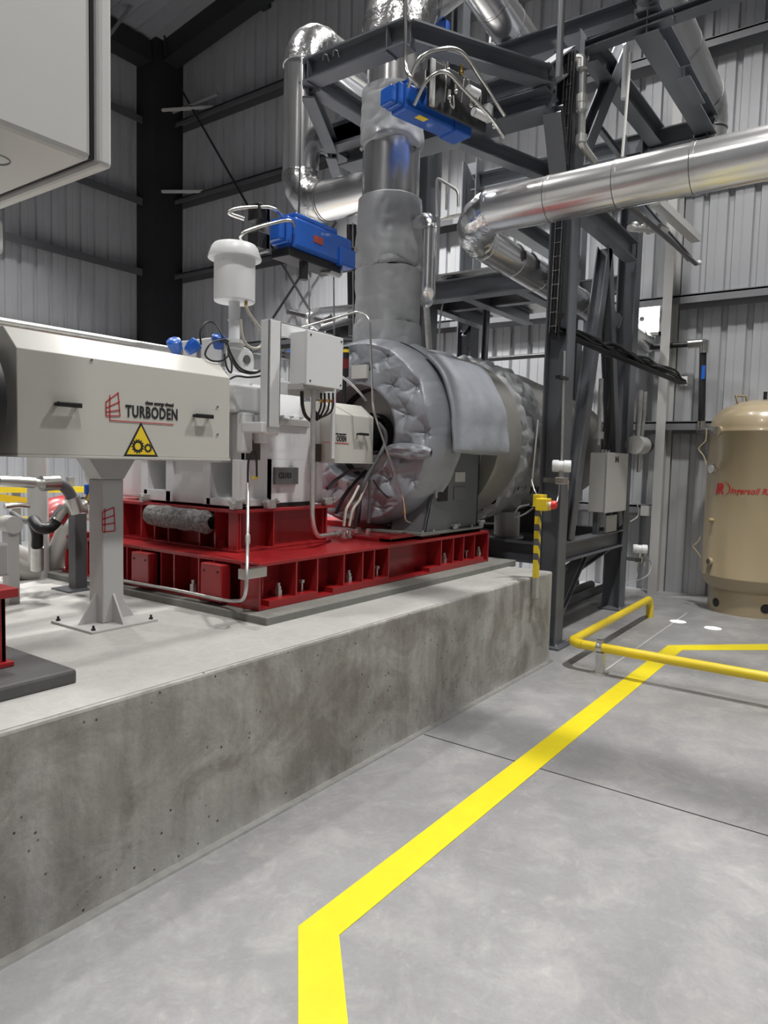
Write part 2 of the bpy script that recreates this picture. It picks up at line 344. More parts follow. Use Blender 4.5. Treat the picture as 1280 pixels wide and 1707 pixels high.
w = MB()
for x in (P(449, 980, Y=2.69).x-.012, ): w.box((X0, Y0, Z0+.01), (X0+.016, Y0+.13, Z1-.01))
w.build('corner_plate', M_red, t, bev=.002)
for px in (495, 530, 574, 605, 624, 648, 735, 755, 772, 790):
    x = P(px, 960, Y=2.69).x; q = MB(); stiff_x(q, x, Y0+.003, Y0+.14, Z0+.01, Z1-.012); q.build('stiffener', M_red, t)
for (xa, xb) in ((449, 530), (555, 648), (715, 805)):
    q = MB().box((P(xa, 985, Y=2.69).x, Y0, Z0+.012), (P(xb, 960, Y=2.69).x, Y0+.12, Z0+.045)); q.build('foot_strip', M_red, t, bev=.002)
for y in (2.83, 3.05, 3.18, 3.4, 3.52, 3.72, 3.86, 4.05, 4.3): 
    MB().box((X0+.004, y-.006, Z0+.01), (X0+.13, y+.006, Z1-.012)).build('stiffener', M_red, t)
for y0_, y1_ in ((2.93, 3.10), (3.57, 3.74)):
    q = MB().box((X0-.05, y0_, Z0+.02), (X0+.02, y1_, Z1-.03))
    bx = q.build('cover_box', M_red, t, bev=.006)
    for yy in (y0_+.03, y1_-.03):
        for zz in (Z0+.05, Z1-.07): MB().cyl((X0-.054, yy, zz), (X0-.046, yy, zz), .006, seg=8).build('screw', M_dkst, bx)
# jacking screws in the pockets
for px, py, Y in ((464, 985, 2.76), (503, 975, 2.76), (581, 963, 2.76), (628, 953, 2.76), (740, 932, 2.76), (777, 925, 2.76), (797, 922, 2.76)):
    c = P(px, py, Y=Y); c.z = Z0+.045; q = MB(); big = px in (464, 581, 740, 797)
    if big: q.tube([c, c+Vector((0, 0, .035))], .022, 6, smooth=False); q.tube([c+Vector((0, 0, .035)), c+Vector((0, 0, .055))], .017, 6, smooth=False); q.cyl(c+Vector((0, 0, .055)), c+Vector((0, 0, .075)), .011, seg=10)
    else: q.cyl(c, c+Vector((0, 0, .05)), .009, seg=10); q.tube([c+Vector((0, 0, .05)), c+Vector((0, 0, .068))], .017, 6, smooth=False)
    q.build('jacking_bolt', M_galv, t)
c = Vector((X0+.05, 3.28, Z0+.02)); q = MB(); q.tube([c, c+Vector((0, 0, .05))], .022, 6, smooth=False); q.cyl(c+Vector((0, 0, .05)), c+Vector((0, 0, .075)), .012); q.build('jacking_bolt', M_galv, t)
# raised inner frame and upper tier
q = MB(); q.box((3.95, 2.76, Z1), (5.25, 2.86, 1.075)); q.box((3.95, 2.76, Z1), (4.35, 3.6, 1.06)); q.box((4.6, 2.76, Z1), (5.25, 3.9, 1.078)); q.build('raised_frame', M_red, t, bev=.004)
UX0, UX1, UY0, UY1, UZ0, UZ1 = 2.86, 3.68, 3.10, 4.5, 1.035, 1.285
up = MB(); up.box((UX0-.03, UY0-.03, UZ1-.018), (UX1+.03, UY1, UZ1)); up.box((UX0-.02, UY0-.02, UZ0), (UX1+.02, UY1, UZ0+.014))
up.box((UX0+.07, UY0+.05, UZ0), (UX1-.04, UY0+.06, UZ1-.01)); up.box((UX0+.08, UY0+.05, UZ0), (UX0+.09, UY1, UZ1-.01)); up.box((UX1-.05, UY0, UZ0), (UX1-.04, UY1, UZ1-.01))
up.build('upper_frame', M_red, t, bev=.003)
for x in (2.875, P(398, 880, Y=3.08).x, P(458, 880, Y=3.08).x, 3.655): MB().box((x-.007, UY0-.012, UZ0+.01), (x+.007, UY0+.06, UZ1-.01)).build('stiffener', M_red, t)
for y in (3.28, 3.42, 3.72, 3.86, 4.0, 4.2): MB().box((UX0-.012, y-.007, UZ0+.01), (UX0+.09, y+.007, UZ1-.01)).build('stiffener', M_red, t)
def clamp_block(p, label):
    t = thing('clamp_block', p, label, 'clamp', 'adjusting clamps on the red base'); x, y, z = p
    MB().box((x-.035, y-.03, z), (x+.035, y+.015, z+.055)).box((x-.05, y-.04, z+.01), (x-.02, y-.02, z+.045)).build('body', M_galv, t, bev=.006)
    q = MB(); q.cyl((x-.055, y-.01, z+.045), (x+.055, y-.01, z+.045), .011, seg=10); q.tube([(x+.05, y-.01, z+.045), (x+.066, y-.01, z+.045)], .018, 6, smooth=False); q.build('screw', M_galv, t)
clamp_block((2.86, 3.98, 1.285), 'galvanised adjusting clamp at the far left corner of the upper red frame')
clamp_block((2.87, 3.13, 1.285), 'galvanised adjusting clamp left of the thin black cable on the upper red frame')
clamp_block((3.10, 3.08, 1.285), 'galvanised adjusting clamp right of the thin black cable, below the number plate')
clamp_block((3.66, 3.10, 1.285), 'galvanised adjusting clamp at the right end of the upper red frame')
clamp_block((4.76, 2.74, 1.065), 'galvanised clamp at the left foot of the grey turbine pedestal')
clamp_block((5.18, 2.74, 1.065), 'galvanised clamp at the right foot of the grey turbine pedestal')
# ================================================================== GEARBOX
t = thing('gearbox', (3.3, 3.7, 1.29), 'white cast gearbox housing standing on the upper red frame', 'gearbox')
g = MB(); GY = 3.15; gx0, gx1 = 2.97, 3.66
g.box((3.14, GY, 1.30), (gx1, 4.4, 1.60)); g.box((gx0, GY, 1.575), (gx1, 4.4, 1.86)); g.box((gx0, GY, 1.30), (3.2, GY+.05, 1.60)); g.box((gx0, 4.04, 1.30), (3.2, 4.4, 1.60)); g.box((gx0-.10, GY+.12, 1.56), (gx0+.05, 4.1, 1.98))
g.box((gx0, GY-.02, 1.30), (gx0+.06, GY+.05, 1.86)); g.box((gx1-.06, GY-.02, 1.30), (gx1, GY+.05, 1.86))
g.build('lower_housing', M_white, t, bev=.012)
l = MB()
for a, b in (((2.88, 3.12, 1.30), (3.14, 3.40, 1.345)), ((2.88, 3.12, 1.30), (2.98, 3.17, 1.58)), ((2.88, 3.36, 1.30), (3.14, 3.43, 1.58)), ((2.88, 3.72, 1.30), (3.14, 3.79, 1.58)), ((2.88, 3.98, 1.30), (3.14, 4.05, 1.58)), ((2.88, 3.74, 1.30), (3.14, 4.02, 1.37)), ((2.90, 3.4, 1.30), (3.14, 3.76, 1.58))): l.box(a, b)
l.build('foot_frame', M_white, t, bev=.004)
MB().box((3.14, 3.145, 1.287), (3.56, 3.16, 1.312)).build('gap_shade', M_blk, t)  # black strip standing in for the shade in the gap below the housing
u = MB(); u.lathe([(.01, 0), (.30, 0), (.33, .02), (.33, .60), (.30, .62), (.01, .62)], (3.06, 3.62, 1.84), (1, 0, 0), 40); u.build('upper_housing', M_white, t)
u = MB(); u.box((2.86, 3.14, 1.86), (3.10, 3.36, 2.02)); u.box((2.86, 3.20, 2.00), (3.05, 3.50, 2.10)); u.build('bearing_cap', M_white, t, bev=.015)
u = MB(); u.box((3.0, 3.06, 1.68), (3.07, 3.16, 1.80)); u.box((2.90, 3.10, 1.62), (2.98, 3.16, 1.86)); u.box((3.04, 3.04, 1.73), (3.14, 3.12, 1.80)); u.build('lug_bracket', M_white, t, bev=.012)
u = MB(); pr = [(3.02, 3.3, 2.02)]; 
arc = [(3.10+.075*math.sin(a), 3.3, 2.20+.075*math.cos(a)) for a in [i*PI/8 for i in range(-2, 5)]]
u.prism([(2.93, 3.3, 2.05), (2.93, 3.3, 2.27)]+arc+[(3.17, 3.3, 2.05)], (0, .05, 0)); u.build('lifting_eye', M_white, t, bev=.006)
MB().cyl((3.11, 3.294, 2.20), (3.11, 3.299, 2.20), .028, seg=20).build('eye_hole', M_gum, t)
MB().box((2.93, 3.35, 1.9), (3.0, 3.75, 2.32)).box((3.0, 3.38, 2.05), (3.5, 3.85, 2.16)).build('top_cover', M_white, t, bev=.01)
u = MB()
for k in range(5):
    u.bar((3.18+k*.09, 3.13, 1.86), (3.18+k*.09, 3.33, 1.86), .012, .012)
u.box((3.24, 3.13, 1.80), (3.52, 3.19, 1.845)); u.build('flange_joint', M_lgrey, t, bev=.004)
MB().box(P(412, 733, Y=3.12), P(434, 767, Y=3.12)+Vector((0, .012, 0))).build('access_plate', M_brown, t, bev=.002)
MB().box(P(527, 740, Y=3.115), P(540, 770, Y=3.115)+Vector((0, .012, 0))).build('access_plate', M_brown, t, bev=.002)
a, b = P(457, 779, Y=3.14), P(495, 807, Y=3.14)
np_ = MB().box((a.x, 3.128, b.z), (b.x, 3.152, a.z)).build('number_plate', M_plate, t, bev=.002)
h = a.z-b.z; tm = text_mb('GS103', .052, lambda u, v, w: Vector((a.x+.030+u, 3.127-w, b.z+h*.36+v)), bold=.0008, cx=.82); tm.build('lettering', M_ink, np_)
# blue cable on the gearbox front : breather hose
q = MB(); c0 = P(415, 800, Y=3.08)
cb = [P(413, 806, Y=3.07), P(414, 770, Y=3.06), P(421, 752, Y=3.05), P(427, 760, Y=3.06), P(428, 795, Y=3.09)]
q.tube(spline(cb), .006, 8); o = q.build('drain_hose', M_blk); tag(o, 'black looped sensor cable in front of the brown access plate', 'cable')
MB().cyl(P(421, 795, Y=3.09)+Vector((0, 0, -.006)), P(429, 796, Y=3.09), .008, seg=8).build('cable_tag', M_sty, o)
# ------------------------------------------------------------------ breather tower and cap
c = Vector((3.005, 3.3, 0))
t = thing('breather_filter', (3.005, 3.3, 2.27), 'white cylindrical breather filter with domed cap above the gearbox', 'filter')
q = MB().lathe([(.001, 0), (.118, 0), (.123, .005), (.123, .29), (.001, .29)], (c.x, c.y, 2.53)); q.build('canister', M_white, t)
q = MB().lathe([(.12, -.02), (.158, -.022), (.160, -.016), (.138, .045), (.126, .060), (.07, .068), (.001, .07)], (c.x, c.y, 2.805)); q.build('cap', M_white, t)
q = MB(); q.cyl((c.x, c.y, 2.30), (c.x, c.y, 2.54), .034); q.cyl((c.x, c.y, 2.42), (c.x, c.y, 2.425), .040); q.build('neck', M_white, t)
q = MB(); q.cyl((c.x, c.y, 2.28), (c.x, c.y, 2.30), .075); q.cyl((c.x, c.y, 2.25), (c.x, c.y, 2.28), .06); q.build('flange', M_white, t)
q = MB(); q.tube(spline([P(a, b, Y=3.2) for a, b in ((410, 508), (414, 520), (428, 540), (438, 555), (439, 568), (432, 579), (420, 580), (409, 572), (404, 560), (402, 545), (401, 532))], 5), .009, 10); q.build('drain_hose', M_tube, t)
MB().cyl(P(410, 511, Y=3.2), P(410, 502, Y=3.22), .011, seg=10).build('drain_valve', M_brass, t)
st_ = P(412, 497, Y=3.19); MB().box(st_+Vector((-.018, 0, 0)), st_+Vector((.018, .003, .035))).build('sticker', M_paper, t)
# ------------------------------------------------------------------ coupling guards with lettering and handles
def guard(name, x0, x1, yf, yb, zb, zf, zt, label, post=False):
    t = thing(name, ((x0+x1)/2, (yf+yb)/2, zb), label, 'machine guard')
    ch = .11
    prof = [(yf, zb), (yf, zf), (yf+ch, zt), (yb-ch, zt), (yb, zf), (yb, zb)]
    mb = MB().prism([(x0, y, z) for y, z in prof], (x1-x0, 0, 0)); mb.build('hood', M_cream, t, bev=.004)
    MB().box((x0-.004, yf-.006, zb-.012), (x1+.004, yb+.006, zb)).build('bottom_rim', M_cream, t, bev=.002)
    return t
def handle(t, c, y, w=.13, s=1.0):
    h = MB(); h.box((c[0]-w/2, y-.038, c[1]-.011*s), (c[0]+w/2, y-.022, c[1]+.011*s)); h.box((c[0]-w/2, y-.034, c[1]-.008*s), (c[0]-w/2+.02, y, c[1]+.008*s)); h.box((c[0]+w/2-.02, y-.034, c[1]-.008*s), (c[0]+w/2, y, c[1]+.008*s))
    h.build('handle', M_blk, t, bev=.004, label='black pull handle')
def mark(t, o, s, y, m_r=M_ind, m_k=M_ink, full=True, cut=0):
    """company mark: red wind-tower grid, lettering and underline; o = lower left of lettering (x, z)"""
    F = lambda u, v, w=0: Vector((o[0]+u*s, y-.002-w, o[1]+v*s))
    if cut < .5:
        L = MB()
        def ln(a, b, w=.012): L.bar(F(*a), F(*b), .0015, w*s*1.3, (1, 0, 0)) if abs(b[1]-a[1]) < 1e-6 else L.bar(F(*a), F(*b), .0015, w*s*1.3, (0, -1, 0))
        def seg(a, b, w=.011):
            A_, B_ = F(*a), F(*b); d = (B_-A_).normalized(); n = Vector((-d.z, 0, d.x))*w*s
            L.prism([A_-n-d*w*s, B_-n+d*w*s, B_+n+d*w*s, A_+n-d*w*s], (0, -.0012, 0))
        T = {'a': (-.52, .30), 'b': (-.23, .56), 'c': (-.16, -.0), 'd': (-.52, -.08), 'm': (-.42, .52), 'n': (-.42, -.14)}
        seg((-.52, .30), (-.20, .54)); seg((-.20, .54), (-.15, .0)); seg((-.15, .0), (-.52, -.02)); seg((-.52, -.02), (-.52, .30))
        seg((-.42, .46), (-.42, -.12)); seg((-.52, .16), (-.17, .33)); seg((-.52, .07), (-.16, .14)); seg((-.42, -.12), (1.38, -.12), .010)
        L.build('emblem', m_r, t, label='red grid emblem with long underline')
    full_txt = 'TURBODEN'; 
    if cut: full_txt = 'ODEN'
    tm = text_mb(full_txt, .39, lambda u, v, w: F((u if not cut else u+.62), v, w), bold=.012, cx=.69, space=1.1); tm.build('lettering', m_k, t)
    tm = text_mb('clean energy ahead', .125, lambda u, v, w: F(u+.55, v+.33, w), bold=.005, cx=.88); tm.build('small_lettering', m_k, t)
g1 = guard('coupling_guard', 1.53, 2.705, 3.0, 3.42, 1.585, 2.03, 2.13, 'long cream coupling guard with warning triangle on a grey post')
for px, py in ((110, 675), (335, 694)):
    q = P(px, py, Y=3.0); handle(g1, (q.x, q.z), 3.0, .115)
q = P(209, 694, Y=3.0); mark(g1, (q.x, q.z), .20, 3.0)
# warning triangle
ta, tb, tc = P(205.5, 760.5, Y=3.0), P(263, 761.5, Y=3.0), P(234.5, 703.5, Y=3.0)
def tri(a, b, c_, y, k=0):
    g = (a+b+c_)/3; return [Vector((p.x+(g.x-p.x)*k, y, p.z+(g.z-p.z)*k)) for p in (a, b, c_)]
sg = MB().prism(tri(ta, tb, tc, 2.999), (0, -.0015, 0)).build('warning_sign', M_ink, g1, label='yellow triangular sign with two gear wheels')
MB().prism(tri(ta, tb, tc, 2.9974, .17), (0, -.0008, 0)).build('sign_field', M_sty, sg)
gm = MB()
for cx, cz, R, n in ((P(229, 744, Y=3.0).x, P(229, 744, Y=3.0).z, .036, 14), (P(246, 747, Y=3.0).x, P(246, 747, Y=3.0).z, .024, 11)):
    ring = []
    for k in range(n*4):
        a = 2*PI*k/(n*4); r = R if (k % 4) in (0, 1) else R*.80; ring.append((cx+r*math.cos(a), cz+r*math.sin(a)))
    m_ = len(ring); inner = [(cx+R*.48*math.cos(2*PI*k/m_), cz+R*.48*math.sin(2*PI*k/m_)) for k in range(m_)]
    for yy, fl in ((2.9958, 1),):
        vs = [(x, yy, z) for x, z in ring]+[(x, yy, z) for x, z in inner]+[(x, yy+.0008, z) for x, z in ring]+[(x, yy+.0008, z) for x, z in inner]
        fs = []
        for k in range(m_):
            j = (k+1) % m_; fs += [(k, j, m_+j, m_+k), (2*m_+k, 3*m_+k, 3*m_+j, 2*m_+j), (k, 2*m_+k, 2*m_+j, j), (m_+k, m_+j, 3*m_+j, 3*m_+k)]
        gm.add(vs, fs)
gm.build('gear_symbol', M_ink, sg)
for px, py in ((362, 678), (362, 724), (152, 600)):
    c = P(px, py, Y=3.0); MB().cyl(c, c+Vector((0, -.006, 0)), .006, seg=10).build('screw', M_ss, g1)
g2 = guard('short_coupling_guard', 3.62, 4.045, 3.0, 3.42, 1.582, 1.895, 1.98, 'short cream coupling guard between gearbox and insulated turbine')
q = P(601, 724, Y=3.0); handle(g2, (q.x, q.z), 3.0, .10, .8)
q = P(560.5, 735, Y=3.0); mark(g2, (q.x-.62*.13, q.z), .13, 3.0, cut=1)
a, b = P(540, 737, Y=2.999), P(581, 737.5, Y=2.999); MB().box((a.x, 2.997, a.z-.003), (b.x, 3.0, a.z+.001)).build('red_line', M_ind, g2)
# shaft coupling & dark disc at left end
# support post
t = thing('guard_post', (2.08, 3.21, ZP), 'light grey square support post under the long cream guard', 'post')
q = MB(); q.box((2.02, 3.15, ZP+.012), (2.14, 3.27, 1.47)); q.build('column', M_lgrey, t, bev=.008)
q = MB(); q.box((1.89, 3.04, ZP), (2.265, 3.40, ZP+.014)); q.build('base_plate', M_lgrey, t, bev=.003)
q = MB(); q.prism([(2.02, 3.15, 1.47), (2.14, 3.15, 1.47), (2.21, 3.15, 1.573), (1.95, 3.15, 1.573)], (0, .12, 0)); q.box((1.93, 3.1, 1.57), (2.23, 3.32, 1.585)); q.build('top_bracket', M_lgrey, t, bev=.003)
for pts, d in (([(2.14, 3.205, ZP+.014), (2.235, 3.205, ZP+.014), (2.14, 3.205, ZP+.16)], (0, .01, 0)), ([(2.02, 3.205, ZP+.014), (1.925, 3.205, ZP+.014), (2.02, 3.205, ZP+.16)], (0, .01, 0)),
               ([(2.075, 3.15, ZP+.014), (2.075, 3.06, ZP+.014), (2.075, 3.15, ZP+.16)], (.01, 0, 0)), ([(2.075, 3.27, ZP+.014), (2.075, 3.36, ZP+.014), (2.075, 3.27, ZP+.16)], (.01, 0, 0))):
    MB().prism(pts, d).build('gusset', M_lgrey, t)
for x, y in ((1.915, 3.065), (2.24, 3.065), (1.915, 3.375), (2.24, 3.375)):
    q = MB(); bolt_mb(q, (x, y, ZP+.014), .011, .014); q.build('anchor_bolt', M_dkst, t)
em = MB()
def sg2(a, b, w=1.1):
    A_, B_ = P(*a, Y=3.148), P(*b, Y=3.148); A_.y = B_.y = 3.149; d = (B_-A_).normalized(); n = Vector((-d.z, 0, d.x))*.0028; em.prism([A_-n, B_-n, B_+n, A_+n], (0, -.001, 0))
for a, b in (((171, 854), (190, 846)), ((190, 846), (192, 884)), ((192, 885), (171, 887)), ((171, 886), (171, 854)), ((175, 848), (175, 888)), ((171, 866), (191, 859)), ((171, 875), (192, 872))): sg2(a, b)
em.build('emblem', M_ind, t, label='red grid emblem sticker')
# ------------------------------------------------------------------ mineral wool roll
q = MB()
a, b = Vector((2.80, 3.86, 1.215)), Vector((2.83, 3.28, 1.20))
def roll(u, v):
    p = a.lerp(b, v); an = 2*PI*u; r = .068*(1+.12*noise.noise(Vector((u*6, v*8, 0))))*(min(1, (v+.02)*12, (1.02-v)*12)**.4)
    return p+Vector((math.cos(an)*r, 0, math.sin(an)*r))
q.grid(roll, 28, 30, closed_u=True); o = q.build('insulation_roll', M_wool); tag(o, 'rough dark grey mineral wool roll wedged against the upper red frame', 'insulation')
# ------------------------------------------------------------------ conduits on the machine base
q = MB(); q.tube(bend([P(413, 806, Y=3.06), P(413, 880, Y=2.9), P(412, 940, Y=2.62), P(410, 1000, Y=2.60), P(385, 1003, X=2.58), P(300, 985, X=2.58), P(195, 966, X=2.58)], .09), .0095, 10)
o = q.build('cable_conduit', M_galv); tag(o, 'thin galvanised conduit running down and along the left side of the red base', 'conduit')
MB().box(P(408, 950, Y=2.63), P(434, 959, Y=2.68)).build('strut_clip', M_ss, o, bev=.003)
MB().cyl(P(413, 893, Y=2.84), P(413, 905, Y=2.80), .014, seg=12).build('coupling', M_galv, o)
q = MB(); q.tube(bend([P(522, 650, Y=2.85), P(520, 870, Y=2.90), P(528, 895, Y=2.93), P(563, 890, Y=3.10)], .08), .0155, 12)
o = q.build('cable_conduit', M_galv); tag(o, 'thick galvanised conduit from the white junction box down to the red base', 'conduit')
c = P(563, 890, Y=3.08); MB().cyl(c+Vector((-.02, 0, 0)), c+Vector((.05, .02, 0)), .024).build('end_fitting', M_galv, o)
# ------------------------------------------------------------------ white channel frame and junction box
t = thing('box_stand', (3.05, 3.0, 1.78), 'white channel frame bolted to the gearbox front carrying the junction box', 'bracket')
q = MB(); q.box((2.935, 2.93, 1.775), (3.03, 2.942, 2.385)); q.box((2.935, 2.93, 1.775), (2.945, 3.0, 2.385)); q.box((3.02, 2.93, 1.79), (3.03, 3.0, 2.385)); q.build('upright', M_white, t, bev=.003)
q = MB(); q.box((3.03, 2.93, 2.30), (3.50, 2.945, 2.385)); q.box((3.03, 2.93, 2.375), (3.50, 3.0, 2.385)); q.build('top_arm', M_white, t, bev=.003)
q = MB(); q.box((3.03, 2.93, 1.97), (3.50, 2.945, 2.04)); q.build('lower_arm', M_white, t, bev=.003)
q = MB(); q.box((2.90, 2.95, 1.74), (3.03, 3.12, 1.80)); q.build('foot', M_white, t, bev=.006)
q = MB(); q.box((3.525, 2.945, 1.60), (3.555, 2.96, 2.05)).build('strut', M_white, t)
t = thing('junction_box', (3.26, 2.87, 2.03), 'white square junction box held on the white frame beside the turbine', 'junction box')
MB().box((3.10, 2.81, 2.03), (3.425, 2.925, 2.335)).build('body', M_white, t, bev=.005)
MB().box((3.10, 2.79, 2.025), (3.43, 2.808, 2.34)).build('lid', M_white, t, bev=.004)
for x in (3.13, 3.41):
    for z in (2.05, 2.315): MB().cyl((x, 2.787, z), (x, 2.79, z), .006, seg=10).build('lid_screw', M_dkst, t)
MB().box((3.09, 2.82, 2.0), (3.12, 2.93, 2.03)).box((3.12, 2.83, 2.015), (3.40, 2.92, 2.03)).build('gland_plate', M_lgrey, t)
for i, (px, dx) in enumerate(((503, 0), (535, 1), (541, 1), (548, 1), (555, 1))):
    st = P(px, 655, Y=2.87); en = P(527, 690, Y=3.0); lo_ = P(532, 706-i*3, Y=2.93)
    q = MB(); pts = [st, P(px, 676, Y=2.87), P(px-5, 692-i, Y=2.9), P(px-(px-527)*.7, 702-i*2, Y=2.92), P(520, 700-i*5, Y=2.95)] if i else [P(503, 652, Y=2.87), P(504, 676, Y=2.87), P(510, 694, Y=2.89), P(522, 704, Y=2.93)]
    q.tube(spline(pts), .011 if i == 0 else .0065, 8); o = q.build('signal_cable', M_blk)
    tag(o, ['thick black cable bundle hanging from the left of the junction box', 'black cable under the junction box, nearest the conduit', 'second black cable right of the conduit under the junction box', 'third black cable right of the conduit under the junction box', 'outermost black cable at the right under the junction box'][i], 'cable', 'cables below the junction box')
    if i: MB().cyl(P(px-.5, 666, Y=2.87), P(px-1.5, 671, Y=2.87), .007, seg=8).build('cable_tag', M_sty if i % 2 else M_ind, o)
# ------------------------------------------------------------------ blue sensor heads and hoses on the gearbox top
for i, (px, py, ax, lab) in enumerate(((291, 575, -.5, 'leftmost'), (322, 577, .6, 'middle'), (364, 567, -.2, 'rightmost'))):
    Yp = 3.27; c = P(px, py, Y=Yp); t = thing('temperature_sensor', (c.x, c.y, 2.13), lab+' blue sensor head of the three above the long guard', 'sensor', 'blue sensor heads')
    d = Vector((math.sin(ax), -.3, math.cos(ax)*.8)).normalized()
    q = MB().lathe([(.001, -.05), (.025, -.05), (.036, -.02), (.042, -.0), (.042, .025), (.034, .032), (.001, .034)], c, d, 8); q.build('head', M_blue, t)
    q = MB(); q.cyl((c.x+.04, c.y, 2.13), (c.x+.04, c.y, c.z-.005), .014, seg=10); q.cyl((c.x+.015, c.y, c.z-.02), (c.x+.04, c.y, c.z-.02), .010, seg=8); q.build('stem', M_ss, t)
tl = thing('conduit_run', P(0, 540, Y=3.7), 'galvanised conduits running along behind the top of the long guard', 'conduit')
for dy, r in ((0, .022), (.07, .016)):
    q = MB(); q.cyl(P(-60, 526, Y=3.7+dy), P(335, 592, Y=3.7+dy), r, seg=12); q.build('conduit', M_galv, tl)
loops = [([(288, 572, 3.5), (286, 550, 3.5), (296, 538, 3.5), (312, 540, 3.5), (330, 565, 3.45), (352, 590, 3.4), (385, 620, 3.3), (420, 628, 3.25), (448, 612, 3.2)][0:0] + [(335, 575, 3.3), (334, 552, 3.3), (345, 537, 3.3), (360, 541, 3.28), (375, 568, 3.2), (384, 595, 3.1), (400, 618, 3.05), (425, 622, 3.03), (448, 610, 3.0)], 'tall black cable loop rising above the long guard'),
         ([(381, 569, 3.1), (372, 566, 3.1), (352, 572, 3.1), (342, 590, 3.1), (352, 601, 3.08), (370, 601, 3.08), (381, 590, 3.1), (378, 572, 3.1), (368, 570, 3.1)], 'coiled black cable ring beside the right blue sensor head'),
         ([(378, 570, 3.1), (386, 592, 3.08), (402, 615, 3.05), (428, 620, 3.03), (448, 606, 3.0)], 'black cable sagging below the lifting eye'),
         ([(374, 590, 3.08), (378, 612, 3.06), (385, 621, 3.05), (386, 605, 3.06), (380, 588, 3.08)], 'short black cable loop hanging beside the guard end'),
         ([(383, 632, 3.05), (395, 627, 3.04), (415, 629, 3.03), (435, 626, 3.02), (448, 616, 3.0)], 'lowest black cable running to the white frame')]
for pts, lab in loops:
    q = MB(); q.tube(spline([P(a, b, Y=c) for a, b, c in pts], 6), .0055, 8); o = q.build('sensor_cable', M_blk); tag(o, lab, 'cable', 'cables above the gearbox')
# perforated cable tray behind the frame
q = MB(); a, b = P(425, 588, Y=3.5), P(600, 625, Y=3.5)
q.bar(a, b, .06, .006); q.bar(a+Vector((0, -.03, .02)), b+Vector((0, -.03, .02)), .004, .05); q.bar(a+Vector((0, .03, .02)), b+Vector((0, .03, .02)), .004, .05)
o = q.build('cable_tray', M_girt); tag(o, 'grey perforated cable tray behind the junction box', 'cable tray')
for k in range(9):
    for zz in (.008, .032):
        p = a.lerp(b, (k+.5)/12)+Vector((0, -.0325, zz)); MB().box(p-Vector((.014, .001, .004)), p+Vector((.014, .001, .004))).build('slot', M_blk, o)
c = P(484, 592, Y=3.6); t = thing('pressure_sensor', c, 'small blue sensor head behind the white frame window', 'sensor')
MB().lathe([(.001, -.04), (.03, -.04), (.04, 0), (.036, .03), (.001, .04)], c, (1, -.3, .3), 10).build('head', M_blue, t)
MB().cyl(c, c-Vector((0, 0, .2)), .012).build('stem', M_ss, t)
# ================================================================== TURBINE
TY, TZ = 3.3, 1.8
t = thing('turbine', (4.9, TY, 1.06), 'large turbine drum wrapped in quilted grey insulation blankets', 'turbine')
tufts = []
for k in range(11):
    a = 2*PI*k/11; tufts += [(.46*math.cos(a), .46*math.sin(a)), (.61*math.cos(a+PI/11), .61*math.sin(a+PI/11))]
def quilt(y, z, amp=.06, w=.085):
    d2, i = min(((y-a)**2+(z-b)**2, i) for i, (a, b) in enumerate(tufts)); d = d2**.5
    th = math.atan2(z-tufts[i][1], y-tufts[i][0])+noise.noise(Vector((y*6, z*6, i)))*1.2
    fold = (1-abs(math.cos(2.5*th+i)))**2*math.exp(-d/.09)*.022
    ridge = (1-abs(noise.noise(Vector((y*3.6, z*3.6, 3.1)))))**8*.014+(1-abs(noise.noise(Vector((y*9+4, z*9, 7.1)))))**6*.003
    return amp*(1-math.exp(-(d/w)**1.15))-fold-ridge
q = MB()
def front(u, v):
    a = 2*PI*u; s = v
    if s < .12: k = s/.12; r = .36-.01*(1-k); x = 4.42-.17*k
    elif s < .80: k = (s-.12)/.68; r = .36+.30*k; x = 4.25
    else: k = (s-.80)/.20; r = .66+.055*math.sin(k*PI/2); x = 4.25+.30*k**1.3
    y, z = r*math.cos(a), r*math.sin(a); d = quilt(y, z)
    e = min(1, max(0, (s-.04)/.12))
    if s < .80: x -= d*e
    else:
        kk = (s-.80)/.20; x -= d*(1-kk); r2 = r+d*.35*math.sin(kk*PI); y, z = r2*math.cos(a), r2*math.sin(a)
    z = z if z > -.70 else -.70-(z+.70)*.2
    return Vector((x, TY+y, TZ+z))
q.grid(front, 380, 84, closed_u=True); q.build('front_blanket', M_cloth, t)
q = MB(); q.lathe([(.16, 0), (.16, .1), (.34, .12), (.365, .0)], (4.40, TY, TZ), (1, 0, 0)); q.cyl((4.0, TY, TZ), (4.5, TY, TZ), .13); q.build('seal_housing', M_blk, t)
q = MB()
def side(u, v):
    a = 2*PI*u; x = 4.50+.72*v; r = .715+.012*math.sin(v*9)+.03*abs(noise.noise(Vector((math.cos(a)*3, math.sin(a)*3, x*4))))
    r -= .025*math.exp(-((v-.0)/.03)**2)
    lo_ = min(1, max(0, (-.02-math.sin(a))*8))*min(1, max(0, (x-4.56)*14)); r -= .15*lo_*max(0, -math.cos(a))**.3
    return Vector((x, TY+r*math.cos(a), TZ+max(r*math.sin(a), -.70)))
q.grid(side, 140, 24, closed_u=True); q.build('side_blanket', M_cloth, t)
q = MB()   # saddle flap over the pedestal
def flap(u, v):
    a = PI-math.radians(50)+math.radians(60)*v
    x = 4.42+.80*u-.06*v*(1-u); r = .742+.03*math.sin(PI*u)**.5*math.sin(PI*v)**.5+.012*noise.noise(Vector((x*6, a*4, 0)))
    if v > .75: r += (v-.75)*.12
    return Vector((x, TY+r*math.cos(a), TZ+r*math.sin(a)))
q.grid(lambda u, v: flap(u, v), 40, 30); 
for i in range(len(q.v)): pass
q.build('saddle_flap', M_cloth, t, solid=.03)
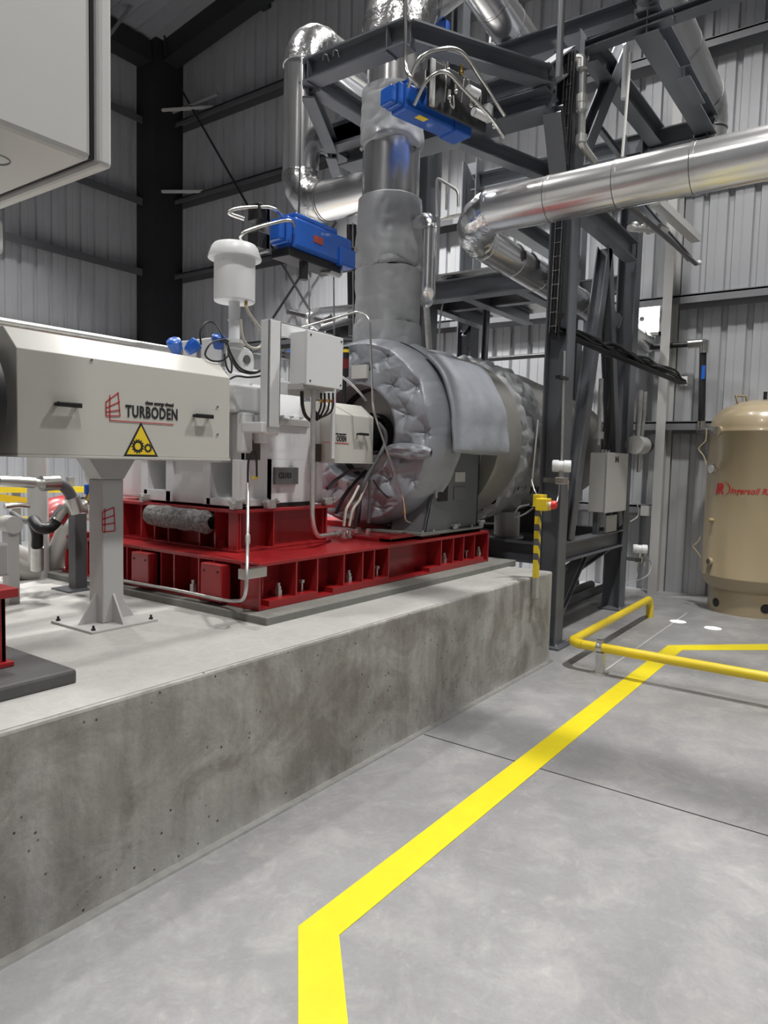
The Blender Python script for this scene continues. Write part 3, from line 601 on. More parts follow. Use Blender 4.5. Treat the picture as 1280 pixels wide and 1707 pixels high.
q = MB()   # stitched hem where the front and side blankets meet
q.tube([Vector((4.47+.01*math.sin(a*9), TY+.722*math.cos(a), TZ+.722*math.sin(a))) for a in [math.radians(k) for k in range(-10, 192, 3)]], .006, 6); q.build('stitched_hem', M_blk, t)
q = MB(); c = P(600, 620, X=4.20); q.box((4.185, c.y-.07, c.z-.05), (4.215, c.y+.07, c.z+.05)); q.build('label_patch', M_paper, t)
q = MB(); q.bar((4.20, 3.0, 1.66), (4.18, 2.64, 1.68), .07, .09); 
def pil(u, v):
    y = 2.97-.37*u; a = 2*PI*v; e = (math.sin(PI*min(1, max(0, u*.94+.03))))**.35; n_ = noise.noise(Vector((u*5, math.sin(a)*2, 2)))
    return Vector((4.185-(.032+.02*n_)*math.cos(a)*e, y, 1.675-.02*u+(.058+.01*n_)*math.sin(a)*e))
q = MB(); q.grid(pil, 40, 28); q.build('strap_fold', M_cloth, t)
q = MB()
def drum(prof, wr, fr=4):
    def fn(u, v):
        k = v*(len(prof)-1); i = min(int(k), len(prof)-2); f = k-i; x = prof[i][0]*(1-f)+prof[i+1][0]*f; r = prof[i][1]*(1-f)+prof[i+1][1]*f
        a = 2*PI*u; r += wr*abs(noise.noise(Vector((math.cos(a)*fr, math.sin(a)*fr, x*fr*1.3))))
        return Vector((x, TY+r*math.cos(a), TZ+r*math.sin(a)))
    return fn
q = MB(); q.cyl((4.5, TY, TZ), (5.3, TY, TZ), .555, seg=48); q.grid(drum([(5.20, .50), (5.20, .71), (5.24, .715), (5.62, .715), (5.66, .70)], .01), 90, 20, closed_u=True); q.build('jacket_section', M_jack, t)
q = MB(); q.grid(drum([(5.64, .68), (5.66, .72), (5.9, .725), (6.12, .72), (6.15, .69)], .075, 7), 160, 34, closed_u=True); q.build('wrinkled_blanket', M_cloth2, t)
q = MB(); q.grid(drum([(6.14, .68), (6.16, .71), (6.6, .71), (7.2, .66), (8.3, .58), (8.5, .52), (8.6, .3), (8.62, .01)], .012), 90, 40, closed_u=True); q.build('diffuser_jacket', M_jack, t)
q = MB()
for k in range(9):
    x = 5.75+k*.075; a = PI+math.radians(38); c = lambda x_, a_: Vector((x_, TY+.735*math.cos(a_), TZ+.735*math.sin(a_)))
    q.tube([c(x, a-.07), c(x+.03, a), c(x+.075, a+.06)], .005, 6); q.tube([c(x+.075, a+.06), c(x+.06, a), c(x+.075, a-.07)], .005, 6)
q.build('lacing', M_blk, t)
# pedestal
px0, px1 = P(708, 866, Y=2.73).x, P(795, 862, Y=2.73).x
q = MB(); yb = 2.73; zt = 1.72
pa, pb, pc, pd = P(708, 866, Y=yb), P(795, 864, Y=yb), P(801, 742, Y=yb), P(736, 742, Y=yb); pa.z = pb.z = 1.08
q.prism([pa, pb, pc, pd], (0, .03, 0)); q.prism([pa, pd, pd+Vector((0, .3, 0)), pa+Vector((0, .3, 0))], (.02, 0, 0)); q.prism([pb, pc, pc+Vector((0, .3, 0)), pb+Vector((0, .3, 0))], (-.02, 0, 0))
q.build('pedestal', mat('pedestal_grey', (.19, .20, .21), .4, .3), t, bev=.004)
q = MB(); q.box((px0-.10, 2.695, 1.062), (px1+.04, 3.15, 1.082)); q.build('sole_plate', M_pad, t, bev=.003)
for x in (px0-.05, px0+.10, px1-.12): 
    q = MB(); bolt_mb(q, (x, 2.712, 1.082), .011, .012); q.build('anchor_bolt', M_galv, t)
for a, b, m in ((P(758, 787, Y=yb), P(774, 803, Y=yb), M_paper), (P(756, 812, Y=yb), P(774, 832, Y=yb), M_plate), (P(730, 790, Y=yb), P(745, 835, Y=yb), M_blk)):
    MB().box((a.x, yb-.006, a.z), (b.x, yb, b.z)).build('rating_plate', m, t)
q = MB(); q.bar(P(731, 762, Y=2.71), P(745, 802, Y=2.71), .02, .012, (0, 1, 0)); q.bar(P(727, 790, Y=2.71), P(727, 830, Y=2.71), .02, .012, (0, 1, 0)); q.build('hook_arm', M_galv, t)
# ------------------------------------------------------------------ hoses at the turbine front
for pts, r, m, lab in (([(630, 705, 3.05), (642, 722, 3.0), (640, 745, 3.0), (620, 780, 3.0), (605, 810, 3.0), (596, 850, 3.05), (590, 880, 3.1)], .016, M_gum, 'thick grey hose curving down from the turbine shaft opening'),
                       ([(598, 810, 3.0), (588, 830, 3.0), (577, 850, 3.0), (573, 877, 3.0)], .010, M_tube, 'left pale hose standing on the red base below the turbine'),
                       ([(612, 802, 3.0), (600, 832, 3.0), (588, 850, 3.0), (582, 877, 3.0)], .010, M_tube, 'middle pale hose standing on the red base below the turbine'),
                       ([(616, 800, 3.0), (616, 835, 3.0), (614, 872, 3.0)], .011, M_gum, 'upright grey hose with end fitting beside the pale hoses'),
                       ([(600, 835, 3.1), (597, 872, 3.1)], .014, M_blk, 'short black hose behind the pale hoses'),
                       ([(560, 855, 3.2), (572, 830, 3.2), (590, 805, 3.2), (610, 785, 3.2)], .014, M_blk, 'black hose rising from the clamp towards the turbine opening'),
                       ([(545, 815, 3.15), (560, 800, 3.15), (585, 785, 3.15), (606, 782, 3.1)], .012, M_gum, 'grey hose lying under the short guard'),
                       ([(622, 800, 3.0), (632, 815, 2.98), (645, 828, 2.98), (650, 830, 2.98)], .005, M_blk, 'thin black cable below the turbine opening')):
    q = MB(); q.tube(spline([P(a, b, Y=c) for a, b, c in pts]), r, 10); o = q.build('hose', m); tag(o, lab, 'hose', 'hoses in front of the turbine')
    if r > .009 and lab[:4] in ('left', 'midd', 'upri', 'shor'):
        e = P(pts[-1][0], pts[-1][1], Y=pts[-1][2]); e.z = 1.06
        MB().cyl(e, e+Vector((0, 0, .05)), r*1.5, seg=8).cyl(e, e+Vector((0, 0, .012)), r*2.4, seg=6).build('end_fitting', M_ss, o)
q = MB(); q.tube(bend([P(495, 548, Y=3.0), P(597, 519, Y=3.0), P(616, 530, Y=2.9), P(622, 680, Y=2.9), P(628, 702, Y=2.95), P(672, 830, Y=2.75), P(675, 868, Y=2.8), P(684, 871, Y=2.8)], .05), .0075, 10)
o = q.build('instrument_tube', M_ss); tag(o, 'thin bright steel tube arching over and down in front of the blankets', 'tube')
MB().cyl(P(674, 842, Y=2.78), P(674.5, 856, Y=2.78), .012, seg=10).build('fitting', M_brass, o)
q = MB(); q.tube(bend([P(600, 512, Y=3.7), P(525, 520, Y=3.7), P(510, 530, Y=3.7), P(530, 545, Y=3.7)], .06), .03, 12)
o = q.build('lagged_pipe', M_alu); tag(o, 'short silver clad pipe ending left of the grey duct sleeve', 'pipe')
q = MB(); q.tube(spline([P(570, 628, Y=3.2), P(585, 640, Y=3.15), P(600, 655, Y=3.1), P(610, 668, Y=3.1)]), .009, 8); o = q.build('hose', M_galv); tag(o, 'pale hose end above the short guard by the quilted blanket', 'hose')
# dark extinguisher-like canister behind the junction box
a = P(577, 575, Y=3.2); t = thing('grease_canister', (a.x, a.y, P(577, 635, Y=3.2).z), 'dark canister with yellow collar between junction box and blankets', 'canister')
z0_, z1_ = P(577, 628, Y=3.2).z, P(577, 588, Y=3.2).z
MB().box((a.x-.02, a.y-.01, 1.98), (a.x+.0, a.y+.01, z0_)).cyl((a.x, a.y, z0_), (a.x, a.y, z1_), .022).build('body', M_blk, t); MB().cyl((a.x, a.y, z1_), (a.x, a.y, z1_+.022), .0225).build('collar', M_sty, t); MB().cyl((a.x, a.y, z1_+.022), (a.x, a.y, z1_+.04), .018).build('cap', M_blk, t)
MB().cyl((a.x, a.y, z0_+.055), (a.x, a.y, z1_-.045), .0226).build('band', mat('dark_red', (.16, .015, .015), .4), t)
# pipework clutter behind the canister
q = MB()
for pts, r in (([(480, 520, 4.2), (540, 535, 4.2), (600, 560, 4.2)], .02), ([(500, 560, 4.0), (560, 540, 4.0), (590, 535, 4.0)], .03), ([(585, 515, 4.0), (585, 560, 4.0)], .025), ([(545, 525, 4.1), (555, 545, 4.1)], .04)):
    q.tube(spline([P(a, b, Y=c) for a, b, c in pts], 3), r, 10)
o = q.build('valve_linkage', M_gum); tag(o, 'dark valve linkage and small pipes left of the duct sleeve', 'pipework')
q = MB(); q.tube([P(555, 549, Y=4.2), P(640, 552, Y=4.2)], .09, 16); o = q.build('butterfly_valve', M_blk); tag(o, 'black valve body behind the canister', 'valve')
# ------------------------------------------------------------------ exhaust duct
DX = 4.60; t = thing('exhaust_duct', (DX, TY, 2.45), 'wide vertical duct with grey fabric sleeves and silver band on the turbine', 'duct')
def sleeve(z0_, z1_, r0_, r1_, wr, seed, flare=.0):
    def fn(u, v):
        a = 2*PI*u; z = z0_+(z1_-z0_)*v; r = r0_+(r1_-r0_)*v
        hem = math.exp(-((v-0)/.12)**2)
        r += wr*(.4+hem)*abs(noise.noise(Vector((math.cos(a)*2.2+seed, math.sin(a)*2.2, z*7))))+wr*.4*hem*math.sin(a*5+seed)
        r -= wr*(.10+1.3*hem)*(1-abs(noise.noise(Vector((math.cos(a)*1.3, math.sin(a)*1.3+seed, z*8)))))**6*.8
        r -= .03*(max(0, .04-v)/.04+max(0, v-.97)/.03)
        return Vector((DX+r*math.cos(a), TY+r*math.sin(a), z+.02*hem*math.sin(a*3+seed)))
    return fn
for z0_, z1_, a_, b_, wr, sd in ((2.38, 2.66, .275, .262, .03, 5.0), (2.60, 3.08, .245, .262, .035, 1.0), (3.06, 3.62, .268, .245, .03, 2.0), (3.98, 4.42, .245, .235, .035, 3.0)):
    q = MB(); q.grid(sleeve(z0_, z1_, a_, b_, wr, sd), 120, 60, closed_u=True); q.build('fabric_sleeve', M_cloth2, t)
q = MB(); q.cyl((DX, TY, 3.55), (DX, TY, 4.06), .222, seg=48); q.cyl((DX, TY, 3.995), (DX, TY, 4.0), .225, seg=48); q.build('metal_band', M_alu, t)
q = MB(); q.cyl((DX, TY, 4.35), (DX, TY, 4.80), .20, seg=40); q.build('upper_band', M_alu, t)
q = MB(); ps = []
for k in range(13):
    a = k/12*math.radians(50); ps.append(Vector((DX+.7-.7*math.cos(a), TY, 4.72+.7*math.sin(a))))
rr = [.255*(1+.035*math.sin(k*2.4)) for k in range(13)]; q.tube(ps, rr, 40); q.build('elbow', M_foil, t)
d_ = (ps[-1]-ps[-2]).normalized(); q = MB(); q.cyl(ps[-1], ps[-1]+d_*1.8, .25, seg=40); q.build('top_run', M_alu, t)
# ------------------------------------------------------------------ clad pipes
def clad(name, pts, r, label, rad=None, m=M_alu, seam=.55, seg=28, cat='pipe', base=None, elbows=True, r_el=1.05):
    pts = [Vector(p) for p in pts]; t = thing(name, pts[0], label, cat); rad = rad or r*1.5; P0 = pts[0]
    for i in range(len(pts)-1):
        a, b = pts[i], pts[i+1]; d = (b-a).normalized()
        s0 = a+d*(rad if i > 0 else 0); s1 = b-d*(rad if i < len(pts)-2 else 0); mb = MB(); mb.cyl(s0, s1, r, seg=seg)
        L_ = (s1-s0).length; n = max(1, int(L_/seam))
        for k in range(n+1):
            c = s0.lerp(s1, k/n); mb.cur = 0; mb.cyl(c-d*.012, c+d*.010, r*1.018, seg=seg); mb.cur = 1; mb.cyl(c+d*.008, c+d*.013, r*1.021, seg=seg)
        nn = d.orthogonal().normalized()
        mb.build('pipe_section', (m, M_gum), t)
        if i < len(pts)-2:
            c = pts[i+2]; d2 = (c-b).normalized(); ps = []
            for k in range(13):
                th = k/12; p = b-d*rad*(1-th)**2+d2*rad*th**2; ps.append((b-d*rad)*(1-th)**2+b*2*th*(1-th)*1.0+(b+d2*rad)*th**2)
            # circular arc
            o_ = b-d*rad+d2*rad; A_ = -d2*rad; B_ = d*rad
            ps = [o_+A_*math.cos(k/12*PI/2)+B_*math.sin(k/12*PI/2) for k in range(13)] if abs(d.dot(d2)) < .05 else ps
            MB().tube(ps, [r*r_el*(1+.015*math.sin(k*2.2)) for k in range(13)], seg).build('elbow', M_foil if m is M_alu else m, t)
    return t
bp = clad('steam_pipe', [(4.6, -1.2, 3.40), (4.6, 2.42, 3.37)], .147, 'long silver clad pipe crossing the right of the hall in front of the rack', seam=.42)
o = bp
zc = 3.27
q = MB(); ps = [Vector((4.6, 2.42, 3.37))]
for k in range(1, 13):
    a = k/12*PI/2; ps.append(Vector((4.6+.26-.26*math.cos(a), 2.42+.22*math.sin(a), 3.37-.10*k/12)))
q.tube(ps, [.150-.02*k/12+.004*math.sin(k*2.1) for k in range(13)], 30); q.build('elbow', M_foil, bp)
q = MB(); q.cyl((4.86, 2.64, zc), (9.3, 2.64, zc-.12), .128, seg=28)
for k in range(9): x = 4.9+k*.5; q.cyl((x, 2.64, zc-.12*k/9), (x+.02, 2.64, zc-.12*k/9), .132, seg=28)
q.build('pipe_section', M_alu, bp)
for x_ in (5.35, 5.62):
    z_ = zc-.12*(x_-4.86)/4.44; MB().tube([(x_+.01*k, 2.64-.132*math.cos(k*.28), z_+.132*math.sin(k*.28)) for k in range(-1, 5)], .009, 6).box((x_-.02, 2.495, z_-.02), (x_+.025, 2.52, z_+.04)).build('strap_latch', M_blk, bp)
pt = clad('riser_pipe', [P(640, 200, Y=4.35), P(505, 85, Y=4.35), P(505, 370, Y=4.35), P(600, 340, X=P(505, 370, Y=4.35).x)], .175, 'tall silver clad pipe with two elbows left of the duct') if False else None
A = P(502, 250, Y=4.35); rx = A.x; r_ = .19; zt_ = P(512, 62, Y=4.35).z; zb_ = P(502, 347, Y=4.35).z
clad('riser_pipe', [(rx+2.2, 4.35, zt_+.02), (rx, 4.35, zt_), (rx, 4.35, zb_), (rx, 3.53, zb_)], .158, 'tall silver clad riser pipe with two elbows left of the duct', rad=.28)
# small clad drain beside the duct
clad('drain_pipe', [(4.65, 3.2, P(716, 360, Y=2.86).z), (P(717, 400, Y=2.86).x, 2.86, P(716, 362, Y=2.86).z), (P(717, 400, Y=2.86).x, 2.86, P(716, 492, Y=2.86).z), (4.62, 2.95, P(716, 494, Y=2.86).z)], .05, 'slim silver clad pipe with elbows hugging the right of the duct', rad=.07, seam=.6, seg=18)
# upper clad pipes at the top right
clad('upper_pipe', [P(790, -40, X=5.4), P(872, 78, X=6.3), ], .17, 'silver clad pipe sloping down at the top behind the bracket frame', seam=.3)
clad('branch_pipe', [P(868, 78, Y=3.6), P(775, 105, X=P(868, 78, Y=3.6).x)], .12, 'short bright silver branch pipe behind the sloping bracket beam', seam=.3)
clad('header_pipe', [(5.0, 1.80, 5.47), (8.25, 1.80, 5.42), (8.25, 1.80, 4.9)], .175, 'wide grey clad header pipe above the top right girder', rad=.26, m=mat('dull_cladding', (.42, .42, .42), .35, .8, bump=.1, bscale=4), seam=.8)
# ================================================================== PIPE RACK
t = rack = thing('pipe_rack', (6.9, 3.0, 0), 'dark grey steel pipe rack with columns, braces and platform beams', 'steel frame')
def col(x, y, z0_, z1_, h=.17, b=.17, up=(0, 1, 0)):
    q = MB().ibeam((x, y, z0_), (x, y, z1_), h, b, up); return q.build('column', M_steel, t)
def beam(a, b, h=.18, w=.14, nm='beam', up=(0, 0, 1)): return MB().ibeam(a, b, h, w, up).build(nm, M_steel, t)
def bplate(x, y, w=.17, z=0):
    p = MB().box((x-w, y-w*.8, z), (x+w, y+w*.8, z+.02)).build('base_plate', M_steel, t, bev=.003)
    for dx in (-1, 1): q = MB(); bolt_mb(q, (x+dx*w*.72, y-w*.55, z+.02), .014, .016); q.build('anchor_bolt', M_galv, p)
col(5.88, 2.385, .02, 5.15, .2, .18); bplate(5.90, 2.36)
col(7.93, 2.46, .02, 5.15, .2, .18); bplate(7.93, 2.44)
col(8.02, 3.1, .72, 5.15); col(7.95, 4.45, 0, 5.3, .2, .2); bplate(7.95, 4.45); col(6.55, 4.25, 0, 5.3, .24, .28); bplate(6.55, 4.25)
bplate(8.02, 3.1, .14, .70)
beam((5.96, 2.40, .81), (7.85, 2.42, .81)); beam((5.88, 2.5, .81), (5.88, 4.3, .81)); beam((8.0, 2.5, .81), (8.0, 4.4, .81)); beam((5.96, 3.1, .74), (8.0, 3.1, .74), .12, .12); beam((6.9, 2.5, .80), (6.9, 4.3, .80), .16)
# chevron braces in the front bay
a, b, c = P(944, 868, Y=2.42), P(1008, 415, Y=2.42), P(1034, 760, Y=2.42); a.z = .90; c = Vector((7.75, 2.42, .95))
beam(a, b, .12, .12, 'brace', (0, 1, 0)); beam(c, b, .12, .12, 'brace', (0, 1, 0))
beam((6.3, 2.5, .15), (7.0, 2.5, .74), .10, .10, 'brace'); beam((7.85, 2.46, .78), (7.05, 3.2, .06), .12, .10, 'brace')
beam((5.96, 2.40, 3.89), (7.85, 2.42, 3.89), .2, .14); beam((5.96, 3.1, 3.89), (7.95, 3.1, 3.89), .16); beam((8.0, 2.5, 3.6), (8.0, 4.4, 3.6))
beam((5.98, 2.5, 3.235), (5.98, 4.4, 3.235), .18, .15)
beam((6.05, 3.05, 3.33), (8.0, 3.05, 3.33), .14, .12); beam((6.05, 3.65, 3.33), (8.0, 3.65, 3.33), .14, .12); beam((7.0, 2.9, 3.34), (7.0, 4.3, 3.34), .12, .10); beam((6.0, 4.2, 3.33), (8.0, 4.2, 3.33), .16)
MB().box((6.05, 2.86, 3.41), (8.1, 4.5, 3.43)).build('deck_plate', M_galv, t)
a, b = P(812, 500, X=7.2), P(766, 552, X=7.9); beam(P(822, 490, Y=4.40), P(772, 556, Y=4.40), .07, .07, 'brace')
beam(P(812, 500, X=7.5), P(806, 622, X=7.5), .06, .06, 'hanger', (0, 1, 0))
# bracket frame around the duct
AX = 3.98; A0, A1 = P(508, 118, X=AX), P(684, 66, X=AX); ztop = (A0.z+A1.z)/2; A0.z = A1.z = ztop+.0
beam(A0, A1, .165, .13)
MB().box((AX-.02, A0.y-.02, ztop-.1), (AX+.05, A0.y-.0, ztop+.1)).build('end_stiffener', M_steel, t)
for px in (522, 652): y = P(px, 110, X=AX).y; MB().box((AX-.06, y-.005, ztop-.095), (AX+.06, y+.005, ztop+.095)).build('stiffener', M_steel, t)
for k in (545, 562):
    c = P(k, 92+(562-k)*.4, X=AX-.01); MB().tube(bend([c+Vector((-.03, .012, -.02)), c+Vector((-.035, .0, .02)), c+Vector((-.02, -.02, .02)), c+Vector((0, -.02, -.02))], .01), .005, 6).build('u_bolt', M_ss, t)
EX = 5.35; e_up, e_lo = P(918, 112, X=EX), P(920, 172, X=EX)
B1 = Vector((EX, e_up.y+.03, ztop)); e_z = P(918, 130, X=EX).z
beam(A1+Vector((.02, .03, .02)), Vector((EX-.05, e_up.y, e_z-.02)), .14, .12, 'bracket_beam')
beam(Vector((EX, e_up.y-.02, e_z-.0)), Vector((EX, 4.35, e_z)), .16, .16); beam(Vector((EX, e_lo.y, e_lo.z)), Vector((EX, 4.35, e_lo.z)), .16, .26)
MB().prism([(EX-.02, e_up.y-.02, e_z+.08), (EX-.02, e_up.y-.06, e_z-.02), (EX-.02, e_up.y, e_z-.16), (EX-.02, e_up.y+.14, e_z-.14), (EX-.02, e_up.y+.16, e_z+.08)], (.02, 0, 0)).build('gusset', M_steel, t)
beam(Vector((EX+.02, e_lo.y, e_lo.z-.04)), (5.85, 2.42, 3.9), .12, .14, 'brace')
beam((EX, e_up.y+.1, e_z), (5.9, 2.42, 5.0), .16, .14)
beam(P(770, 232, X=EX), (5.88, 2.5, 4.05), .12, .12, 'brace'); 
CX = 5.1; c0, c1 = P(548, 232, X=CX), P(625, 203, X=CX)
beam((CX, c0.y+.02, c0.z), (CX, 3.72, c0.z), .22, .14); beam((CX, 4.4, c0.z), (6.5, 4.4, c0.z), .2, .14); beam((CX, 3.7, c0.z), (CX, 4.42, c0.z), .2, .14)
beam(A0+Vector((.03, -.05, -.05)), Vector((CX, 3.8, c0.z-.02)), .13, .12, 'brace'); beam(A0+Vector((.0, -.03, -.1)), Vector((CX-.02, c0.y-.05, c0.z-.08)), .12, .10, 'brace')
beam((CX+.05, 4.38, c0.z-.1), P(565, 300, X=6.4), .10, .10, 'brace')
col(6.55, P(768, 40, X=6.55).y, 4.9, 7.4, .14, .14)
MB().ibeam((EX, P(768, 40, X=6.55).y, e_z+.1), (6.6, P(768, 40, X=6.55).y, 4.95), .14, .14).build('beam', M_steel, t)
# top gallery
beam((6.0, 4.3, 5.24), (6.0, 1.93, 5.24), .2, .14); beam((6.0, 1.95, 5.12), (6.0, .5, 5.16), .07, .12, 'rail')
beam((5.95, 2.55, 5.06), (5.95, 1.6, 5.10), .07, .12, 'rail')
beam((5.9, 1.79, 5.10), (8.0, 1.76, 5.10), .2, .19); beam((6.0, 2.28, 5.08), (8.0, 2.24, 5.08), .2, .14); beam((7.97, 1.68, 5.05), (7.97, 4.45, 5.05), .2, .14); col(7.97, 1.8, 4.4, 5.0, .14, .14)
beam(P(1044, 66, Y=2.2), P(973, 245, Y=2.35), .11, .13, 'brace', (0, 1, 0)); beam(P(1000, 215, Y=2.5), P(1036, 262, Y=2.5), .05, .05, 'brace')
beam(P(1140, 120, Y=1.6), P(1165, 165, Y=1.6), .1, .1, 'pipe_shoe')
beam(P(1050, 320, Y=2.0), P(1150, 432, Y=2.0), .05, .05, 'arm')
t2 = thing('guard_rail', P(728, 345, X=6.2), 'thin steel handrail hoop right of the duct', 'handrail')
q = MB(); q.tube(bend([P(728, 360, X=6.2), P(728, 296, X=6.2), P(764, 318, X=6.2), P(764, 345, X=6.2)], .05), .016, 8); q.tube([P(745, 306, X=6.2), P(744, 350, X=6.2)], .014, 8); q.tube([P(735, 365, X=6.2), P(800, 352, X=6.2)], .02, 8)
q.build('hoop', M_galv, t2)
# girt-like light channel of the pipe bridge right of the rack
q = MB(); a, b, c = P(1092, 335, Y=1.75), P(1160, 398, Y=1.75), P(1160, 440, Y=1.75); q.bar(a, b, .09, .07); 
o = q.build('bracket_bar', M_lgrey); tag(o, 'pale square arm sloping behind the lamp right of the rack', 'bracket')
q = MB(); q.tube([P(1040, 335, Y=1.85), P(1160, 440, Y=1.85)], .022, 12)
o = q.build('lamp_arm', M_gum); tag(o, 'dark round arm with a bright tip right of the rack', 'pole')
c = P(1165, 438, Y=1.85); MB().ball(c, .028).build('bright_tip', M_white, o)
q = MB()
for k in range(5): c = P(1058+k*8, 375+(k % 2)*6+k*1.5, Y=1.95); q.ball(c, .035, sc=(1, 1, .8))
q.tube([P(1050, 380, Y=1.95), P(1105, 385, Y=1.95)], .03, 10); q.cyl(P(1098, 378, Y=1.95), P(1110, 386, Y=1.9), .045); o = q.build('valve_cluster', M_galv); tag(o, 'galvanised valve with fittings on the pipe right of the rack', 'valve')
# ------------------------------------------------------------------ cable ladder and cables on the front column
t = thing('cable_ladder', (5.74, 2.33, 2.7), 'narrow steel cable ladder running up the front rack column', 'cable ladder')
lad0, lad1 = P(921, 555, X=5.74), P(948, 105, X=5.74)
for k, sgn in enumerate((-1, 1)):
    q = MB(); q.bar(lad0+Vector((0, sgn*.028, 0)), lad1+Vector((0, sgn*.028, 0)), .006, .012, (1, 0, 0)); q.build('rail', M_ss, t)
n = 19
for k in range(n):
    c = lad0.lerp(lad1, (k+.5)/n); MB().bar(c+Vector((-.004, -.034, 0)), c+Vector((-.004, .034, 0)), .005, .006).build('rung', M_ss, t)
for k, lab in enumerate(('leftmost', 'middle', 'right', 'rightmost')):
    y = .035-.026*k; q = MB(); q.tube([lad0+Vector((.02, y, -.05)), lad0.lerp(lad1, .5)+Vector((.02, y+.004, 0)), lad1+Vector((.02, y, .1))], .011, 8)
    o = q.build('power_cable', M_blk); tag(o, lab+' of the four black cables clipped inside the column cable ladder', 'cable', 'cables in the column ladder')
tr = [(925, 553), (960, 570), (1000, 588), (1050, 604), (1095, 622), (1138, 638)]
def trp(i, dx, dy, dz=0): x, y = tr[i]; return P(x+dx, y+dy, Z=2.64)+Vector((0, 0, dz))
p0 = P(925, 553, X=5.75); p5 = P(1138, 640, X=8.0)
tray = MB(); tray.bar(p0, p5, .08, .006); tray.bar(p0+Vector((0, -.04, .006)), p5+Vector((0, -.04, .006)), .004, .014); tray.bar(p0+Vector((0, .04, .006)), p5+Vector((0, .04, .006)), .004, .014)
o = tray.build('cable_tray', M_dkst); tag(o, 'sagging cable tray spanning from the front column past the rear column', 'cable tray')
for k in range(9):
    random.seed(k+3); pts = [Vector((5.74, 2.36-.02*k/3, p0.z+.15)), p0+Vector((.03, random.uniform(-.04, .04), .04))]
    for i in range(1, 8): pts.append(p0.lerp(p5, i/8)+Vector((0, random.uniform(-.05, .05), .02+random.uniform(0, .075))))
    pts.append(p5+Vector((0, random.uniform(-.03, .03), .03)))
    q = MB(); q.tube(spline(pts, 5), .012, 6); o = q.build('tray_cable', M_blk); tag(o, 'black cable lying in the sagging tray between the rack columns', 'cable', 'cables in the sagging tray')
MB().box(p5+Vector((0, -.04, -.02)), p5+Vector((.02, .03, .08))).build('end_cap', M_white, ORG and bpy.data.objects['cable_tray.001'])
# ------------------------------------------------------------------ grey control panel on the rack
t = thing('control_panel', (7.3, 2.4, 1.13), 'tall grey control panel box hanging between the rack columns', 'control panel')
MB().box((7.0, 2.305, 1.13), (7.64, 2.47, 1.725)).build('body', M_lgrey, t, bev=.004)
MB().box((6.99, 2.285, 1.125), (7.645, 2.303, 1.73)).build('door', M_lgrey, t, bev=.004)
q = MB(); c = P(1029, 766, Y=2.28); q.box((c.x-.05, 2.282, c.z-.03), (c.x-.02, 2.286, c.z+.03)); q.box((c.x+.02, 2.282, c.z-.03), (c.x+.05, 2.286, c.z+.03)); q.box((c.x-.02, 2.282, c.z-.01), (c.x+.02, 2.286, c.z+.01)); q.build('door_mark', M_blk, t)
for x in (7.1, 7.2, 7.3): MB().cyl((x, 2.39, 1.725), (x, 2.39, 1.76), .02, seg=10).build('cable_gland', M_ss, t)
MB().box((7.1, 2.40, .9), (7.16, 2.45, 1.13)).build('stand', M_steel, t); MB().box((7.5, 2.40, .9), (7.56, 2.45, 1.13)).build('stand', M_steel, t)
q = MB(); a = P(1012, 815, Y=2.4); q.box((7.25, 2.36, .905), (7.6, 2.38, 1.08)); o = q.build('mounting_plate', M_lgrey); tag(o, 'small grey plate standing on the lower rack beam under the control panel', 'plate')
for k, (x, lab) in enumerate(((7.12, 'left'), (7.2, 'middle'), (7.28, 'right'))):
    q = MB(); q.tube(spline([(x, 2.39, 1.75), (x+.01, 2.39, 1.95), (7.2+k*.03, 2.38, 2.3), (7.15+k*.03, 2.4, p0.z-.03)]), .011, 8); o = q.build('power_cable', M_blk); tag(o, lab+' black cable dropping into the top of the grey control panel', 'cable', 'cables into the control panel')
q = MB(); q.cyl((6.95, 2.38, 1.8), (6.95, 2.38, 2.45), .022); q.cyl((6.95, 2.38, 1.86), (6.95, 2.38, 1.93), .05); o = q.build('conduit_riser', M_galv); tag(o, 'short galvanised conduit with round clamp left of the panel cables', 'conduit')
# ------------------------------------------------------------------ transmitters
def transmitter(px, py, X_or_Y, label, s=1.0):
    c = P(px, py, Y=X_or_Y); t = thing('pressure_transmitter', (c.x, c.y, c.z-.16*s), label, 'transmitter')
    d = Vector((.35, -1, 0)).normalized()
    q = MB(); q.lathe([(.001, -.07), (.045, -.07), (.05, -.06), (.05, -.02), (.044, -.015), (.044, .02), (.050, .025), (.050, .075), (.044, .082)], c, d, 24); q.build('housing', M_white, t)
    MB().cyl(c+d*.078, c+d*.083, .044).build('display', M_blk, t)
    MB().cyl(c, c-Vector((0, 0, .09)), .022).build('neck', M_ss, t)
    MB().box(c+Vector((-.05, -.05, -.15)), c+Vector((.05, .03, -.09))).build('manifold', M_ss, t, bev=.008)
    q = MB(); q.bar(c+Vector((-.02, .03, -.12)), c+Vector((.0, .14, -.12)), .03, .04); q.tube(bend([c+Vector((.05, -.02, -.12)), c+Vector((.10, -.03, -.12)), c+Vector((.10, -.03, -.20))], .02), .008, 8); q.build('mounting_bracket', M_ss, t)
    q = MB(); q.tube(spline([c+Vector((-.02, 0, -.15)), c+Vector((-.03, 0, -.24)), c+Vector((-.08, .0, -.33))]), .007, 8); q.build('impulse_tube', M_ss, t)
    return c
c = transmitter(935, 777, 2.22, 'white pressure transmitter on the front rack column above the yellow post')
q = MB(); q.tube([P(941, 585, Y=2.26), P(936, 768, Y=2.24)], .010, 10); o = q.build('conduit_riser', M_galv); tag(o, 'slim bright conduit down the front column to the white transmitter', 'conduit')
